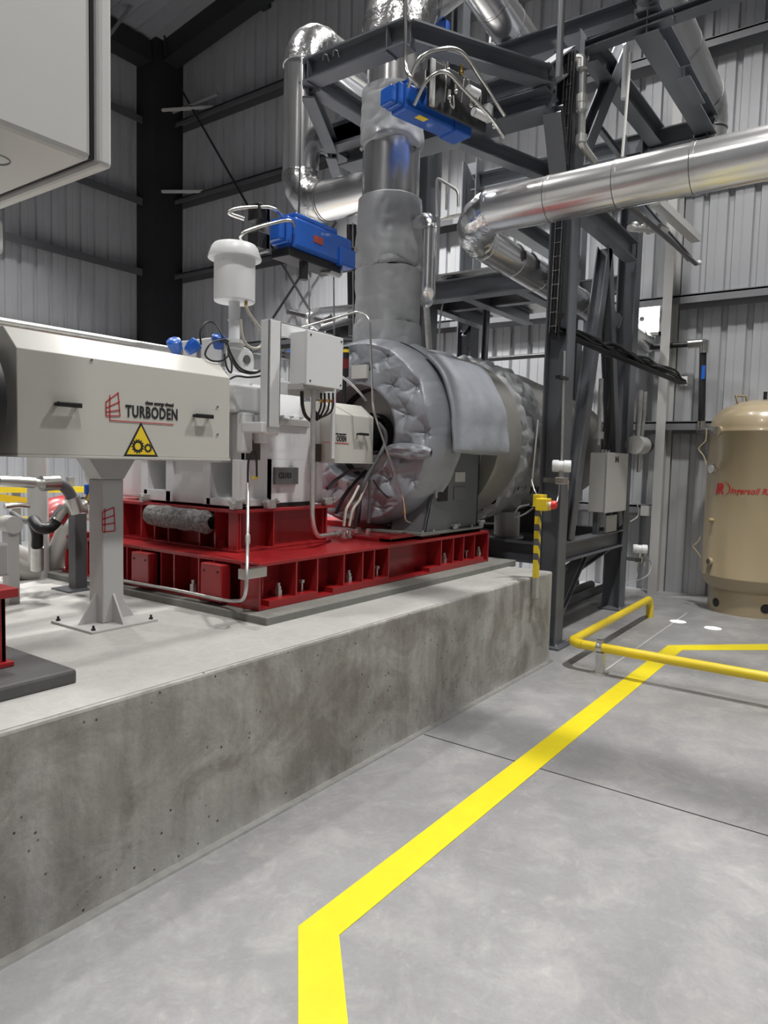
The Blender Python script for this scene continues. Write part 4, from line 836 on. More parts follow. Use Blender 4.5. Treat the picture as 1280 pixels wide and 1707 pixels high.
for py in (630,): a = P(939, py, Y=2.25); MB().box(a+Vector((-.10, -.015, -.012)), a+Vector((.08, .03, .012))).build('clip', M_dkst, o)
c = transmitter(1066, 915, 2.22, 'white pressure transmitter low on the rear rack column near the tank')
q = MB(); q.tube(spline([P(1075, 925, Y=2.2), P(1085, 940, Y=2.2), P(1078, 960, Y=2.2), P(1045, 973, Y=2.25)]), .006, 8); o = q.build('signal_cable', M_lgrey); tag(o, 'thin pale cable looping below the low white transmitter', 'cable')
q = MB(); q.tube(spline([P(1050, 835, Y=2.3), P(1062, 842, Y=2.25), P(1063, 860, Y=2.25), P(1050, 870, Y=2.3)]), .006, 8); o = q.build('signal_cable', M_lgrey); tag(o, 'thin pale cable loop right of the grey control panel', 'cable')
# junction device on rear column
a = P(1062, 742, Y=2.3); t = thing('pressure_regulator', a, 'grey round regulator on the rear column above the control panel', 'regulator')
MB().cyl(a+Vector((-.1, 0, 0)), a+Vector((.2, 0, 0)), .10).build('body', M_lgrey, t)
MB().cyl(a+Vector((.2, -.02, 0)), a+Vector((.3, -.02, 0)), .08).build('cover', M_blk, t)
q = MB(); q.tube([a+Vector((.0, 0, .08)), a+Vector((.02, 0, .6))], .03, 10); q.tube([a+Vector((.15, 0, .08)), a+Vector((.2, 0, .6))], .025, 10); q.tube([a+Vector((.1, 0, -.08)), a+Vector((.1, 0, -.30))], .02, 10); q.build('pipe', M_galv, t)
MB().box(P(1068, 843, X=9.20), P(1096, 861, X=9.24)).build('x', M_paper); o = bpy.data.objects['x']; o.name = 'notice_board'; ORG[o.name] = ORG['x']; tag(o, 'small white notice hung on the far wall left of the tank', 'sign')
# ------------------------------------------------------------------ striped post with emergency stop
t = thing('emergency_stop_post', (5.02, 2.14, .6), 'yellow and black striped post with emergency stop fixed to the plinth corner', 'post')
MB().box((4.99, 2.13, .58), (5.035, 2.168, ZP)).build('lower_channel', M_galv, t, bev=.002)
MB().box((4.99, 2.13, ZP), (5.035, 2.168, 1.355)).build('yellow_channel', M_yel, t, bev=.002)
q = MB(); z = ZP+.09
while z < 1.22: q.prism([(4.9895, 2.129, z+.05), (5.0355, 2.129, z), (5.0355, 2.129, z+.05), (4.9895, 2.129, z+.10)], (0, .0395, 0)); z += .11
q.build('black_stripes', M_gum, t)
a = P(908, 841, Y=2.06); e = MB().box(a+Vector((-.055, -.03, -.045)), a+Vector((.055, .05, .045))).build('switch_box', M_yel, t, bev=.006)
MB().cyl(a+Vector((.01, -.03, 0)), a+Vector((.01, -.055, 0)), .02).build('neck', M_white, e); MB().lathe([(.001, .035), (.025, .03), (.033, .015), (.033, 0), (.001, 0)], a+Vector((.01, -.055, 0)), (0, -1, 0), 20).build('red_button', mat('button_red', (.7, .03, .03), .35), e)
MB().box((4.95, 2.10, 1.28), (5.05, 2.17, 1.37)).build('top_plate', M_yel, t, bev=.003)
q = MB(); q.tube(spline([(4.95, 2.2, 1.29), (4.86, 2.24, 1.27), (4.84, 2.26, 1.20), (4.92, 2.22, 1.22), (4.97, 2.17, 1.27)]), .007, 8); q.build('supply_cable', M_gum, t)
q = MB(); q.tube(spline([P(886, 800, Y=2.25), P(890, 815, Y=2.2), P(897, 830, Y=2.16)]), .006, 8); q.tube([P(897, 700, Y=2.26), P(886, 810, Y=2.26)], .007, 8); o = q.build('signal_cable', M_galv); tag(o, 'thin conduit left of the front column feeding the striped post', 'conduit')
# ------------------------------------------------------------------ yellow gas pipe on the floor
t = thing('yellow_pipe', (5.33, 1.98, .2), 'yellow pipe running low over the floor in front of the tank', 'pipe')
zz = .2
for nm, pts in (('pipe_run', [(7.62, 2.0, zz), (5.45, 1.985, zz)]), ('pipe_run', [(5.345, 1.88, zz), (5.32, -1.0, zz)])):
    MB().cyl(*pts, .036, seg=20).build(nm, M_yel, t)
q = MB(); q.tube([Vector((5.345+.105-.105*math.sin(k/8*PI/2), 1.88+.105-.105*(1-math.cos(k/8*PI/2)) if False else 1.88+.105*math.cos(k/8*PI/2), zz)) for k in range(9)], .037, 20, cap=False) if False else q.tube([Vector((5.45-.105*math.sin(k/8*PI/2), 1.88+.105*math.cos(k/8*PI/2), zz)) for k in range(9)], .0375, 20); q.build('elbow', M_yel, t)
q = MB(); q.tube([Vector((7.62+.09*math.sin(k/8*PI/2), 2.0, zz-.09+.09*math.cos(k/8*PI/2))) for k in range(9)]+[Vector((7.71, 2.0, .0))], .0375, 20); q.build('elbow', M_yel, t)
t = thing('pipe_stand', (5.34, 1.74, 0), 'galvanised clamp stand under the yellow floor pipe', 'pipe support')
q = MB(); q.box((5.31, 1.70, 0), (5.37, 1.76, .165)); q.build('channel', M_galv, t, bev=.002)
q = MB(); q.box((5.27, 1.67, 0), (5.41, 1.79, .008)); q.build('foot_plate', M_galv, t)
MB().cyl((5.343, 1.72, zz), (5.343, 1.765, zz), .041, seg=24).box((5.33, 1.72, zz+.03), (5.355, 1.765, zz+.06)).build('pipe_clamp', M_ss, t)
# ------------------------------------------------------------------ air receiver tank
TX, TYc, TR = 8.87, 1.2, .535
t = thing('air_receiver', (TX, TYc, 0), 'tall tan air receiver tank with red lettering by the far wall', 'tank')
prof = [(.001, 2.37), (.15, 2.36), (.3, 2.325), (.42, 2.26), (.5, 2.17), (TR, 2.06), (TR, 2.02), (TR+.004, 2.015), (TR+.004, 2.0), (TR, 1.995), (TR, .42), (TR+.004, .415), (TR+.004, .40), (TR, .395), (.52, .345), (.485, .29), (.42, .24), (.33, .205), (.2, .17), (.001, .16)]
q = MB(); q.lathe(prof, (TX, TYc, 0), seg=64); q.build('shell', M_tan, t)
q = MB(); q.lathe([(.43, 0), (.45, 0), (.45, .27), (.43, .27)], (TX, TYc, 0), seg=64); q.build('skirt', M_tan, t)
def on_tank(px, py, r=TR):
    d = P(px, py, Z=0)-EYE if py > 760 else P(px, py, X=9)-EYE; d = P(px, py, X=9)-EYE
    ox, oy = -TX, -TYc; a = d.x**2+d.y**2; b = 2*(ox*d.x+oy*d.y); c = ox*ox+oy*oy-r*r; k = (-b-math.sqrt(max(0, b*b-4*a*c)))/(2*a); return EYE+d*k
for px, py in ((1193, 1004), (1276, 1015)):
    c = on_tank(px, py, .45); n = Vector((c.x-TX, c.y-TYc, 0)).normalized(); MB().cyl(c-n*.01, c+n*.004, .05, seg=20).build('skirt_hole', M_blk, t)
def port(px, py, r, m=M_tan, l=.03, nm='port', inner=M_brown):
    c = on_tank(px, py); n = Vector((c.x-TX, c.y-TYc, 0)).normalized(); p = MB().cyl(c-n*.02, c+n*l, r, seg=18).build(nm, m, t)
    if inner: MB().cyl(c+n*l, c+n*(l+.004), r*.65, seg=16).build('plug', inner, p)
    return c, n
port(1184, 936, .045); port(1188, 867, .022, l=.05, inner=M_brass)
c, n = port(1196, 782, .022, M_ss, .05, 'gauge_stem', None); MB().cyl(c+n*.05, c+n*.085, .055, seg=24).build('pressure_gauge', M_ss, t); MB().cyl(c+n*.085, c+n*.088, .046, seg=24).build('gauge_face', M_lgrey, t)
c, n = port(1200, 718, .05, M_tan, .03, 'outlet_port', None); tank_out = c+n*.03
q = MB(); a = on_tank(1230, 670, .30); q.tube([Vector((8.65, 1.42, 2.31)), Vector((8.64, 1.45, 2.40)), Vector((8.72, 1.36, 2.40)), Vector((8.73, 1.34, 2.33))], .015, 8); q.build('lifting_lug', M_tan, t)
q = MB(); q.cyl((8.8, 1.18, 2.36), (8.8, 1.18, 2.45), .02, seg=8); q.build('top_valve', M_dkst, t)
q = MB(); cc = [(1187, 700), (1183, 730), (1171, 745), (1178, 762), (1187, 775)]
q.tube(spline([on_tank(1186, y) + Vector((-.02, .05+d, 0)) for (y, d) in ((715, 0), (735, .01), (748, .08), (760, .03), (775, 0))]), .007, 8); q.build('breather_tube', M_tan, t)
q = MB(); q.tube(spline([on_tank(1176, y) + Vector((-.02, .05+d, 0)) for (y, d) in ((895, 0), (905, .03), (912, .08), (922, .03), (930, 0))]), .007, 8); q.build('breather_tube', M_tan, t)
# lettering wrapped on the shell
la = on_tank(1217, 822); ang0 = math.atan2(la.y-TYc, la.x-TX)
def wrap(u, v, w, z0_=la.z): a = ang0+u/TR; r = TR+.0025+w; return Vector((TX+r*math.cos(a), TYc+r*math.sin(a), z0_+v))
text_mb('Ingersoll Rand', .088, lambda u, v, w: wrap(u, v, w), bold=.0015, cx=.95, shear=.25).build('lettering', M_ind, t)
la2 = on_tank(1193, 822); ang1 = math.atan2(la2.y-TYc, la2.x-TX)
def wrap2(u, v, w): a = ang1+u/TR; r = TR+.003+w; return Vector((TX+r*math.cos(a), TYc+r*math.sin(a), la.z-.01+v))
text_mb('IR', .155, lambda u, v, w: wrap2(u*.9, v, w), bold=.006, cx=.9, shear=.25).build('monogram', M_ind, t)
q = MB(); n = 24
for sgn in (0, 1):
    pts = [(.075+.105*math.cos(a), .055+.085*math.sin(a)) for a in [(-60+k*140/n)*PI/180+(PI if sgn else 0) for k in range(n+1)]]
    if sgn: continue
    for k in range(n): 
        (u1, v1), (u2, v2) = pts[k], pts[k+1]; w_ = .012*math.sin(PI*(k+.5)/n)+.003
        q.prism([wrap2(u1, v1, 0), wrap2(u1+w_, v1, 0), wrap2(u2+w_, v2, 0), wrap2(u2, v2, 0)], (-.0005, 0, 0))
q.build('monogram_swoosh', M_ind, t)
# ------------------------------------------------------------------ black compressed air pipe on the far wall
t = thing('air_pipe', (9.2, 3.5, 3.07), 'black compressed air pipe with brass fittings along the far wall to the tank', 'pipe')
ze = 3.09; MB().cyl((9.2, 6.0, 3.07), (9.2, 1.97, ze), .032).build('horizontal_run', M_blk, t)
MB().cyl((9.2, 1.93, ze-.06), (9.2, 1.90, 2.12), .040).build('drop', M_blk, t)
MB().box((9.157, 1.885, 2.66), (9.165, 1.925, 2.82)).build('blue_label', M_blue, t)
for a, b in (((9.2, 2.86, ze), (9.2, 2.62, ze)), ((9.2, 2.10, ze), (9.2, 1.90, ze)), ((9.2, 1.92, ze+.03), (9.2, 1.92, ze-.12)), ((9.2, 1.90, 2.16), (9.2, 1.90, 2.02))): MB().cyl(a, b, .052, seg=16).build('fitting', M_ss, t)
MB().tube(bend([(9.2, 1.90, 2.06), (9.15, 1.89, 2.05), tank_out], .02), .045, 14).build('tank_connection', M_ss, t)
# ------------------------------------------------------------------ red handwheel valve & small tubes on the turbine top
a = P(843, 632, Y=3.35); t = thing('handwheel_valve', a+Vector((0, 0, -.18)), 'dark red handwheel valve on top of the drum jacket', 'valve')
q = MB(); q.tube([a+Vector((.075*math.cos(k*PI/10), .075*math.sin(k*PI/10), .01)) for k in range(21)], .014, 8); q.bar(a+Vector((-.07, 0, .01)), a+Vector((.07, 0, .01)), .012, .01); q.bar(a+Vector((0, -.07, .01)), a+Vector((0, .07, .01)), .012, .01); q.build('handwheel', mat('dark_red', (.16, .015, .015), .4), t)
MB().cyl(a+Vector((0, 0, -.18)), a+Vector((0, 0, .01)), .022).build('stem', M_dkst, t)
q = MB(); q.tube(spline([P(855, 540, Y=4.6), P(850, 560, Y=4.6), P(849, 640, Y=4.6)]), .012, 8); o = q.build('instrument_tube', M_galv); tag(o, 'bent thin tube against the lit far wall above the drum', 'tube')
q = MB(); q.tube(bend([P(814, 602, Y=3.5), P(820, 604, Y=3.5), P(820, 640, Y=3.5)], .03), .008, 8); q.cyl(P(820, 618, Y=3.5), P(820, 628, Y=3.5), .016); o = q.build('vent_tube', M_gum); tag(o, 'small dark vent tube on the drum left of the handwheel', 'tube')
q = MB(); q.tube([P(708, 470, Y=3.6), P(716, 590, Y=3.6)], .03, 12); o = q.build('drain_tube', M_galv); tag(o, 'pale round tube descending to the drum right of the duct', 'tube')
q = MB(); q.tube(spline([P(738, 505, Y=3.9), P(733, 540, Y=3.9), P(732, 600, Y=3.9)]), .010, 8); o = q.build('conduit_riser', M_galv); tag(o, 'thin white conduit left of the rear black column above the drum', 'conduit')
q = MB(); q.tube([P(805, 800, Y=3.4), P(846, 800, Y=3.3)], .03, 8); 
q.tube(bend([P(790, 872, Y=3.2), P(845, 872, Y=3.2), P(852, 858, Y=3.2), P(852, 832, Y=3.2)], .04), .010, 8); o = q.build('drain_tube', M_galv); tag(o, 'curved thin drain tube beneath the drum jacket', 'tube')
# support saddle and equipment under the drum
t = thing('drum_saddle', (7.0, 3.3, .89), 'dark saddle support below the drum behind the plinth end', 'support')
MB().box((6.8, 2.95, .89), (7.1, 3.65, 1.14)).build('saddle', M_dkst, t); MB().box((6.7, 2.85, .885), (7.2, 3.75, .90)).build('plate', M_dkst, t)
t = thing('condensate_pot', (5.75, 2.95, .745), 'grey cylindrical pot behind the striped post below the drum', 'vessel')
MB().cyl((6.15, 2.95, .90), (6.15, 2.95, 1.14), .12).build('body', M_lgrey, t); MB().cyl((6.15, 2.95, .89), (6.15, 2.95, .91), .16).build('flange', M_girt, t)
for k, (y, lab) in enumerate(((2.75, 'nearest'), (2.95, 'middle'), (3.15, 'farthest'))):
    q = MB(); q.tube([(5.6, y, .12), (8.6, y, .12)], .05, 12); o = q.build('floor_pipe', M_gum); tag(o, lab+' of three dark pipes lying on the floor under the rack', 'pipe', 'pipes under the rack')
# ================================================================== VALVE ACTUATORS
def actuator(name, c, L, w, h, ang, label):
    c = Vector(c); t = thing(name, c, label, 'actuator'); R = Matrix.Rotation(ang, 3, 'Z')
    def B(nm, a, b, m, bev=.006, par=None):
        q = MB().box(a, b); q.v = [R @ v + c for v in q.v]; return q.build(nm, m, par or t, bev=bev)
    B('body', (0, -w/2, -h/2), (L, w/2, h/2), M_blue, .018)
    B('top_cover', (.02, -w*.42, h/2-.004), (L-.14, w*.30, h/2+.035), M_blue, .012)
    B('end_block', (-.05, -w*.40, -h*.40), (.0, w*.46, h*.46), M_blue, .012)
    B('end_block', (-.10, -w*.30, -h*.36), (-.05, w*.46, h*.30), M_blue, .012)
    B('side_ledge', (L-.14, -w/2-.02, -h/2-.01), (L+.02, w/2, h*.1), M_blue, .01)
    q = MB().box((L*.30, -w/2-.003, -h*.12), (L*.46, -w/2, h*.12)) if 'lower' in label else MB().box((L*.22, -w*.44, -h/2-.003), (L*.36, -w*.12, -h/2)); q.v = [R @ v+c for v in q.v]; q.build('badge', M_sty if 'upper' in label else mat('badge_red', (.35, .06, .04), .5), t)
    return t, R, c
ac = P(484, 393, Y=3.16); ar = P(575, 425, Y=3.16)
t, R, c = actuator('valve_actuator', (P(492, 391, Y=3.16).x, 3.25, P(500, 388, Y=3.16).z), .58, .18, .19, 0, 'lower blue valve actuator hanging left of the duct')
def T(x, y, z): return R @ Vector((x, y, z)) + c
MB().box(T(-.02, -.06, -.15), T(.50, .10, -.095)).build('base_rail', M_blk, t, bev=.005)
for zz in (-.10, .07): MB().box(T(-.20, .03, zz-.03), T(-.10, .13, zz+.07)).build('solenoid_block', M_blk, t, bev=.006)
MB().box(T(-.13, .03, -.14), T(-.10, .13, .14)).build('mounting_plate', M_girt, t)
MB().cyl(T(.42, 0, -.16), T(.42, 0, -.10), .045).build('drive_shaft', M_gum, t); MB().cyl(T(.40, -.02, -.13), T(.52, -.02, -.13), .04).build('coupling', M_galv, t)
MB().cyl(T(.16, -.02, -.26), T(.16, -.02, -.14), .03).build('limit_switch', M_blk, t)
for k, pts in enumerate(([T(-.02, .0, .10), T(-.12, .0, .12), T(-.26, .1, .10), T(-.33, .16, .06), T(-.24, .12, .04)], [T(-.02, -.10, .02), T(-.10, -.12, .03), T(-.26, -.02, -.04), T(-.34, .04, -.10), T(-.24, .08, -.13)])):
    q = MB(); q.tube(spline(pts), .011, 10); q.build('hydraulic_tube', M_ss, t)
MB().cyl(T(.56, .05, .06), T(.80, .05, .10), .022).build('valve_stem', M_ss, t); MB().box(T(.59, -.06, -.1), T(.64, .08, .06)).build('end_fitting', M_dkst, t)
q = MB(); q.tube([P(498, 362, Y=3.2), P(502, 200, Y=3.2), P(503, 95, Y=3.5)], .006, 6); o = q.build('hanging_rod', M_dkst); tag(o, 'thin dark rod from the bracket down to the lower blue actuator', 'rod')
for k, (px, a, b, lab) in enumerate(((515, 465, 640, 'leftmost thin rod hanging under the lower blue actuator'), (556, 450, 560, 'middle thin rod hanging left of the duct sleeves'), (588, 372, 560, 'rightmost thin rod close beside the duct sleeves'))):
    q = MB(); q.tube([P(px, a, Y=3.6), P(px+1, b, Y=3.6)], .007, 6); o = q.build('hanging_rod', M_girt); tag(o, lab, 'rod')
q = MB()
for y in (-.02, .04): q.tube([P(585+y*100, 375, Y=4.2), P(587+y*100, 540, Y=4.2)], .03, 8)
o = q.build('cable_drop', M_blk); tag(o, 'black cable bundle dropping behind the left edge of the duct', 'cable')
c2 = P(662, 160, Y=2.86)
t, R, c = actuator('valve_actuator', (c2.x, 2.85, c2.z-.02), .60, .16, .17, math.radians(-14), 'upper blue valve actuator hanging in front of the duct')
def T(x, y, z): return R @ Vector((x, y, z)) + c
MB().box(T(.10, -.16, .06), T(.16, .02, .17)).build('lug', M_ss, t, bev=.01)
q = MB().box((.10, -.20, -.08), (.66, -.17, .22)); q.v = [R @ v + c for v in q.v]; q.build('instrument_plate', M_dkst, t, bev=.004)
q = MB().box((.10, -.21, -.08), (.14, -.19, .22)); q.v = [R @ v + c for v in q.v]; q.build('side_panel', M_lgrey, t, bev=.004)
for (x, z, l_) in ((.42, .10, .07), (.48, -.03, .09)): 
    a = T(x, -.27, z); MB().cyl(a-R @ Vector((.03, 0, 0)), a+R @ Vector((l_, 0, -.0)), .028).build('filter_bowl', M_white, t)
for (x, z) in ((.22, .17), (.24, -.0), (.35, .20), (.45, .02), (.30, .06), (.66, .02), (.70, -.04)):
    a = T(x, -.24, z); q = MB(); q.cyl(a, a+Vector((0, 0, .05)), .012, seg=8); q.ball(a, .018); q.build('fitting', M_brass if x in (.35,) else M_ss, t)
for pts in ([(.18, -.25, .2), (.18, -.27, .08), (.19, -.25, -.05)], [(.35, -.25, .0), (.35, -.27, .16), (.40, -.27, .16), (.40, -.25, .06)], [(.48, -.25, .02), (.52, -.27, .12), (.52, -.26, -.05)], [(.24, -.24, .0), (.22, -.27, -.05), (.26, -.27, -.08), (.27, -.25, .02)]):
    q = MB(); q.tube(bend([T(*p) for p in pts], .02), .005, 6); q.build('small_tube', M_ss, t)
for pts in ([(-.02, -.12, .02), (-.02, -.22, .16), (.10, -.28, .24), (.30, -.28, .30), (.50, -.28, .20), (.76, -.28, .04)], [(.0, -.16, -.10), (.02, -.26, .03), (.12, -.32, .09), (.30, -.32, .04), (.55, -.32, -.04), (.74, -.30, -.12)]):
    q = MB(); q.tube(spline([T(*p) for p in pts]), .013, 10); q.build('flexible_tube', M_ss, t)
MB().box(T(.62, -.26, -.02), T(.66, -.20, .09)).build('terminal', M_white, t)
q = MB(); q.tube(spline([P(675, -30, Y=2.55), P(676, 60, Y=2.55), P(676, 108, Y=2.55), P(683, 128, Y=2.5), P(695, 142, Y=2.5)]), .011, 10); o = q.build('conduit_drop', M_ss); tag(o, 'bright vertical conduit dropping from above to the upper blue actuator', 'conduit')
# thin upright rods at the top
for pts, r, m, lab in (([(820, 30, 4.0), (812, 118, 4.0)], .012, M_paper, 'pale thin rod behind the sloping bracket beam at the top'),
                       ([(1051, 88, 1.9), (1037, 262, 1.9)], .012, M_paper, 'slim pale rod beside the diagonal brace at the top right'),
                       ([(1044, 76, 1.95), (1040, 165, 1.95)], .026, M_white, 'short white support rod beside the slim pale rod'),  # plain white pipe support rod, gives no light
                       ([(938, -30, 2.2), (931, 130, 2.2)], .026, M_girt, 'grey upright tube at the top above the front column')):
    q = MB(); q.tube([P(a, b, Y=c) for a, b, c in pts], r, 10); o = q.build('upright_rod', m); tag(o, lab, 'rod')
t = thing('threaded_pipe', P(970, 95, Y=2.1), 'galvanised threaded pipe with unions beside the front column top', 'pipe')
ps = [P(960, 97, Y=2.15), P(972, 97, Y=2.1), P(969, 240, Y=2.1), P(990, 268, Y=2.1)]
MB().tube(bend(ps, .04), .028, 12).build('pipe', M_galv, t)
for py in (108, 165, 178, 232): a = P(970.5-(py-100)/70, py, Y=2.1); MB().cyl(a-Vector((0, 0, .03)), a+Vector((0, 0, .03)), .042, seg=12).build('union', M_galv, t)
t = thing('chain_hoist', P(738, 45, Y=3.3), 'small blue hoist block with black chain behind the bracket frame', 'hoist')
MB().box(P(734, 45, Y=3.35), P(743, 62, Y=3.25)).build('block', M_blue, t, bev=.005); MB().tube([P(739, -20, Y=3.3), P(739, 45, Y=3.3)], .02, 8).build('chain', M_blk, t)
# ================================================================== GENERATOR SIDE (left edge)
o = MB().box((-3.0, 2.435, ZP-.005), (1.455, 4.6, .79)).build('grout_pad', M_padd, bev=.012); tag(o, 'dark grout pad at the left edge under the generator base', 'pad')
t = thing('generator_skid', (0, 3.4, .79), 'red steel generator base at the left edge of the picture', 'base frame')
q = MB(); q.box((-2.8, 2.62, 1.055), (1.335, 4.3, 1.09)); q.box((-2.8, 2.66, .79), (1.305, 2.69, 1.06)); q.box((1.285, 2.66, .79), (1.305, 4.3, 1.06)); q.box((-2.8, 2.64, .79), (1.325, 4.3, .81)); q.build('frame', M_red, t, bev=.004)
t = thing('generator', (0, 3.3, 1.09), 'grey generator housing cut off by the left edge', 'generator')
MB().box((-2.6, 2.75, 1.11), (1.30, 3.9, 2.2)).build('body', M_lgrey, t, bev=.03)
MB().box((1.15, 2.9, 1.09), (P(16, 940, Y=2.9).x, 3.6, 1.225)).build('foot', M_lgrey, t, bev=.01)
MB().cyl((1.3, 3.21, 1.8), (1.46, 3.21, 1.8), .27, seg=32).build('shaft_disc', M_blk, t)
MB().box(P(-40, 352, Y=2.75), P(9, 425, Y=2.75)+Vector((0, .3, 0))).build('duct_stub', M_white, t, bev=.02)
# terminal cabinet hanging over the left foreground
t = thing('terminal_cabinet', (0, 2.6, 2.55), 'big light grey terminal cabinet with dark door gasket filling the upper left corner', 'cabinet')
yf = 2.30; k0, k1 = P(164, 268, Y=yf), P(184, 284, Y=yf); kx, kz = k0.x, k0.z; kxx = k1.x
yb = P(-60, 375, X=kxx).y
MB().box((-1.6, yf+.02, kz), (kx-.012, 3.35, kz+1.6)).build('body', M_cab, t, bev=.02)
MB().box((kx-.012, yf+.03, kz+.012), (kx+.003, 3.34, kz+1.59)).build('gasket', M_blk, t)
MB().box((kx+.003, yf, kz-.01), (kx+.055, 3.37, kz+1.61)).build('door', M_cab, t, bev=.014)
q = MB(); c = P(0, 268, Z=kz); q.tube([c+Vector((.05*math.cos(a*PI/12)-.02, .05*math.sin(a*PI/12), -.001)) for a in range(25)], .003, 6); q.build('knockout_ring', M_girt, t)
MB().box((-1.5, 2.9, 2.2), (.9, 3.3, kz)).build('support_neck', M_lgrey, t)
# ================================================================== FAR LEFT BACKGROUND
q = MB(); c = P(62, 950, Y=4.7); q.cyl((P(64, 800, Y=4.7).x, 4.7, ZP-.05), (P(62, 800, Y=4.7).x, 4.7, 1.60), .065); o = q.build('grey_post', M_lgrey); tag(o, 'round grey post behind the plinth at the far left', 'post')
for y0_, y1_, r, lab in ((816, 816, .045, 'upper yellow handrail bar far left behind the grey post'), (828, 849, .05, 'sloping yellow bar far left behind the grey post'), (838, 836, .045, 'lower yellow bar far left behind the grey post')):
    yy = 7.0 if 'sloping' not in lab else 6.0
    if 'lower' in lab: y0_, y1_ = 867, 865
    q = MB(); q.bar(P(-10, y0_, Y=yy), P(230 if 'upper' in lab else 135, y1_, Y=yy), .04, .062); o = q.build('yellow_rail', M_yel); tag(o, lab, 'rail')
for px in (28, 118): a = P(px, 835, Y=7.05); q = MB().box((a.x-.03, 7.03, 0), (a.x+.03, 7.09, a.z+.25)); o = q.build('rail_post', M_yel if False else M_girt); tag(o, 'grey post holding the far yellow rails, %s' % ('left of the round post' if px < 60 else 'right of the round post'), 'post')
t = thing('support_post', (P(130, 980, Z=ZP).x, P(130, 980, Z=ZP).y, ZP), 'short black square post with base plate left of the grey guard post', 'post')
pp = P(130, 982, Z=ZP); MB().box((pp.x-.04, pp.y-.04, ZP), (pp.x+.04, pp.y+.04, 1.22)).build('column', M_gum, t, bev=.004); MB().box((pp.x-.12, pp.y-.1, ZP), (pp.x+.12, pp.y+.1, ZP+.012)).build('base_plate', M_steel, t)
q = MB(); q.box((P(140, 885, Y=4.35).x, 4.32, P(140, 948, Y=4.35).z), (P(152, 885, Y=4.35).x, 4.40, P(140, 886, Y=4.35).z)); o = q.build('red_cylinder', M_red, bev=.01); tag(o, 'upright red box edge beside the short black post', 'box')
def hose(pts, r, m, lab, nm='hose', cat='hose', fit=None):
    q = MB(); q.tube(spline([P(a, b, Y=c) for a, b, c in pts]), r, 12); o = q.build(nm, m); tag(o, lab, cat)
    for i in (fit or []):
        a = P(*pts[i][:2], Y=pts[i][2]); b = P(*pts[i+1][:2], Y=pts[i+1][2]) if i+1 < len(pts) else P(*pts[i-1][:2], Y=pts[i-1][2]); d = (b-a).normalized(); MB().cyl(a-d*.01, a+d*.09, r*1.35, seg=14).build('fitting', M_ss, o)
    return o
hose([(72, 806, 4.0), (90, 805, 4.0), (108, 812, 4.0), (120, 830, 4.0), (127, 852, 4.0)], .034, M_gum, 'thick grey flexible hose arching left of the guard post', fit=[0, 4])
hose([(0, 802, 4.0), (30, 803, 4.0), (72, 806, 4.0)], .024, M_galv, 'galvanised pipe feeding the arching grey hose', 'steel_pipe', 'pipe', fit=[0, 1])
hose([(62, 912, 4.2), (62, 890, 4.2), (56, 868, 4.2), (66, 880, 4.1), (82, 880, 4.1), (95, 868, 4.1), (108, 850, 4.1)], .034, M_blk, 'black flexible hose bending between pipe and valve at the left', fit=[6])
hose([(62, 950, 4.25), (62, 912, 4.22)], .038, M_galv, 'pale upright pipe below the black hose', 'steel_pipe', 'pipe')
hose([(80, 960, 4.8), (112, 888, 4.6), (120, 870, 4.6)], .075, M_pipe, 'thick grey pipe leaning up to the right behind the black post', 'large_pipe', 'pipe')
hose([(10, 915, 5.0), (40, 930, 5.0), (75, 945, 5.0)], .07, M_pipe, 'thick grey pipe lying low at the far left, upper of two', 'large_pipe', 'pipe')
hose([(10, 935, 4.7), (35, 950, 4.7), (60, 956, 4.7)], .065, M_pipe, 'thick grey pipe lying low at the far left, lower of two', 'large_pipe', 'pipe')
hose([(72, 922, 5.3), (95, 930, 5.3), (125, 945, 5.3)], .07, M_pipe, 'thick grey pipe crossing behind the leaning pipe', 'large_pipe', 'pipe')
hose([(8, 845, 4.7), (30, 842, 4.7), (62, 845, 4.7)], .02, M_ss, 'thin bright pipe level with the lower yellow bar', 'steel_pipe', 'pipe')
hose([(20, 855, 4.6), (40, 868, 4.4), (56, 868, 4.2)], .018, M_gum, 'thin grey pipe running to the black hose bend', 'steel_pipe', 'pipe')
hose([(8, 833, 7.0), (100, 832, 7.0), (148, 830, 7.0)], .012, M_dkst, 'long thin dark wire rail behind the yellow bars', 'wire_rail', 'rail')
cr = P(110, 938, Y=5.3); tag(MB().box((cr.x-.1, 5.2, ZP), (cr.x+.1, 5.4, cr.z-.05)).build('pipe_cradle', M_girt), 'low grey block carrying the pipe behind the leaning pipe', 'support')
a = P(130, 850, Y=4.3); t = thing('gate_valve', a, 'galvanised valve manifold with blue handle left of the guard post', 'valve')
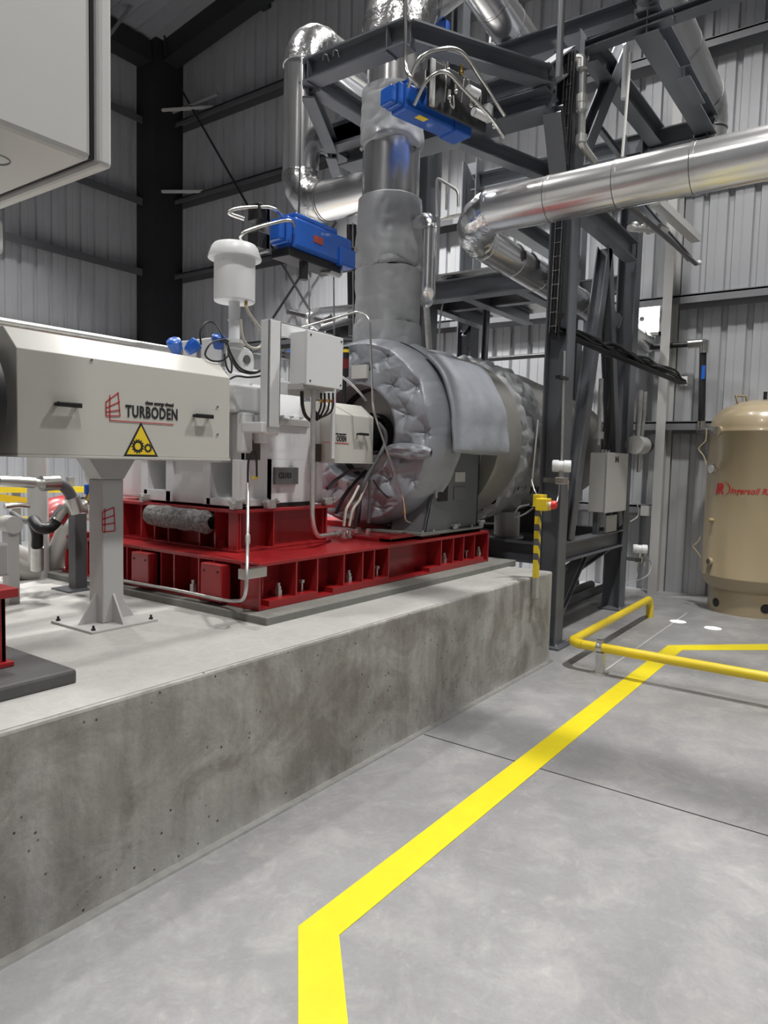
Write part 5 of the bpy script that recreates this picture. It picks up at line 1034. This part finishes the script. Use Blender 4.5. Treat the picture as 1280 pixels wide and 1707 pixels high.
MB().cyl(a+Vector((-.08, 0, 0)), a+Vector((.2, 0, 0)), .05).ball(a+Vector((.1, 0, 0)), .08).build('body', M_galv, t); MB().cyl(a+Vector((.13, 0, 0)), a+Vector((.13, 0, .30)), .05).build('riser', M_galv, t)
MB().box(a+Vector((.02, -.06, .10)), a+Vector((.05, -.03, .17))).build('lever', M_blue, t, bev=.01); MB().cyl(a+Vector((.04, -.05, .06)), a+Vector((.08, -.05, .15)), .025).build('plug', M_brass, t)
MB().cyl(a+Vector((.13, 0, .30)), a+Vector((.13, 0, .34)), .075).build('flange', M_dkst, t)
e_ = P(240, 793, Y=4.9); q = MB(); q.tube(bend([P(150, 790, Y=4.9), e_, Vector((3.3, 4.9, e_.z)), Vector((3.3, 4.4, e_.z))], .12), .075, 18); o = q.build('large_pipe', M_pipe); tag(o, 'thick pale pipe passing behind the grey guard post', 'pipe')
a = P(100, 880, Y=5.6); t = thing('pump', (a.x, a.y, ZP), 'red pump casing far left behind the leaning grey pipe', 'pump')
MB().lathe([(.001, -.16), (.13, -.15), (.17, -.05), (.17, .1), (.12, .17), (.001, .18)], P(98, 862, Y=5.6), (1, 0, .2), 20).build('casing', M_red, t); MB().box(P(88, 945, Y=5.6), P(112, 890, Y=5.6)+Vector((0, .2, 0))).build('pedestal', M_red, t)
q = MB(); a, b = P(8, 962, Z=ZP+.02), P(122, 948, Z=ZP+.02); q.bar((a.x, a.y, ZP+.01), (b.x, b.y, ZP+.01), .10, .02); o = q.build('bright_strip', M_ss); tag(o, 'bright metal strip lying along the back of the plinth at left', 'strip')
a = P(20, 900, Y=4.0); t = thing('bearing_bracket', (a.x, a.y, ZP), 'rounded light grey bracket behind the generator foot', 'bracket')
MB().cyl((a.x, a.y-.03, P(14, 875, Y=4).z), (a.x, a.y+.06, P(14, 875, Y=4).z), .05).build('ring', M_lgrey, t); MB().box((a.x-.03, a.y-.02, ZP), (a.x+.03, a.y+.05, P(14, 878, Y=4).z)).build('web', M_lgrey, t)
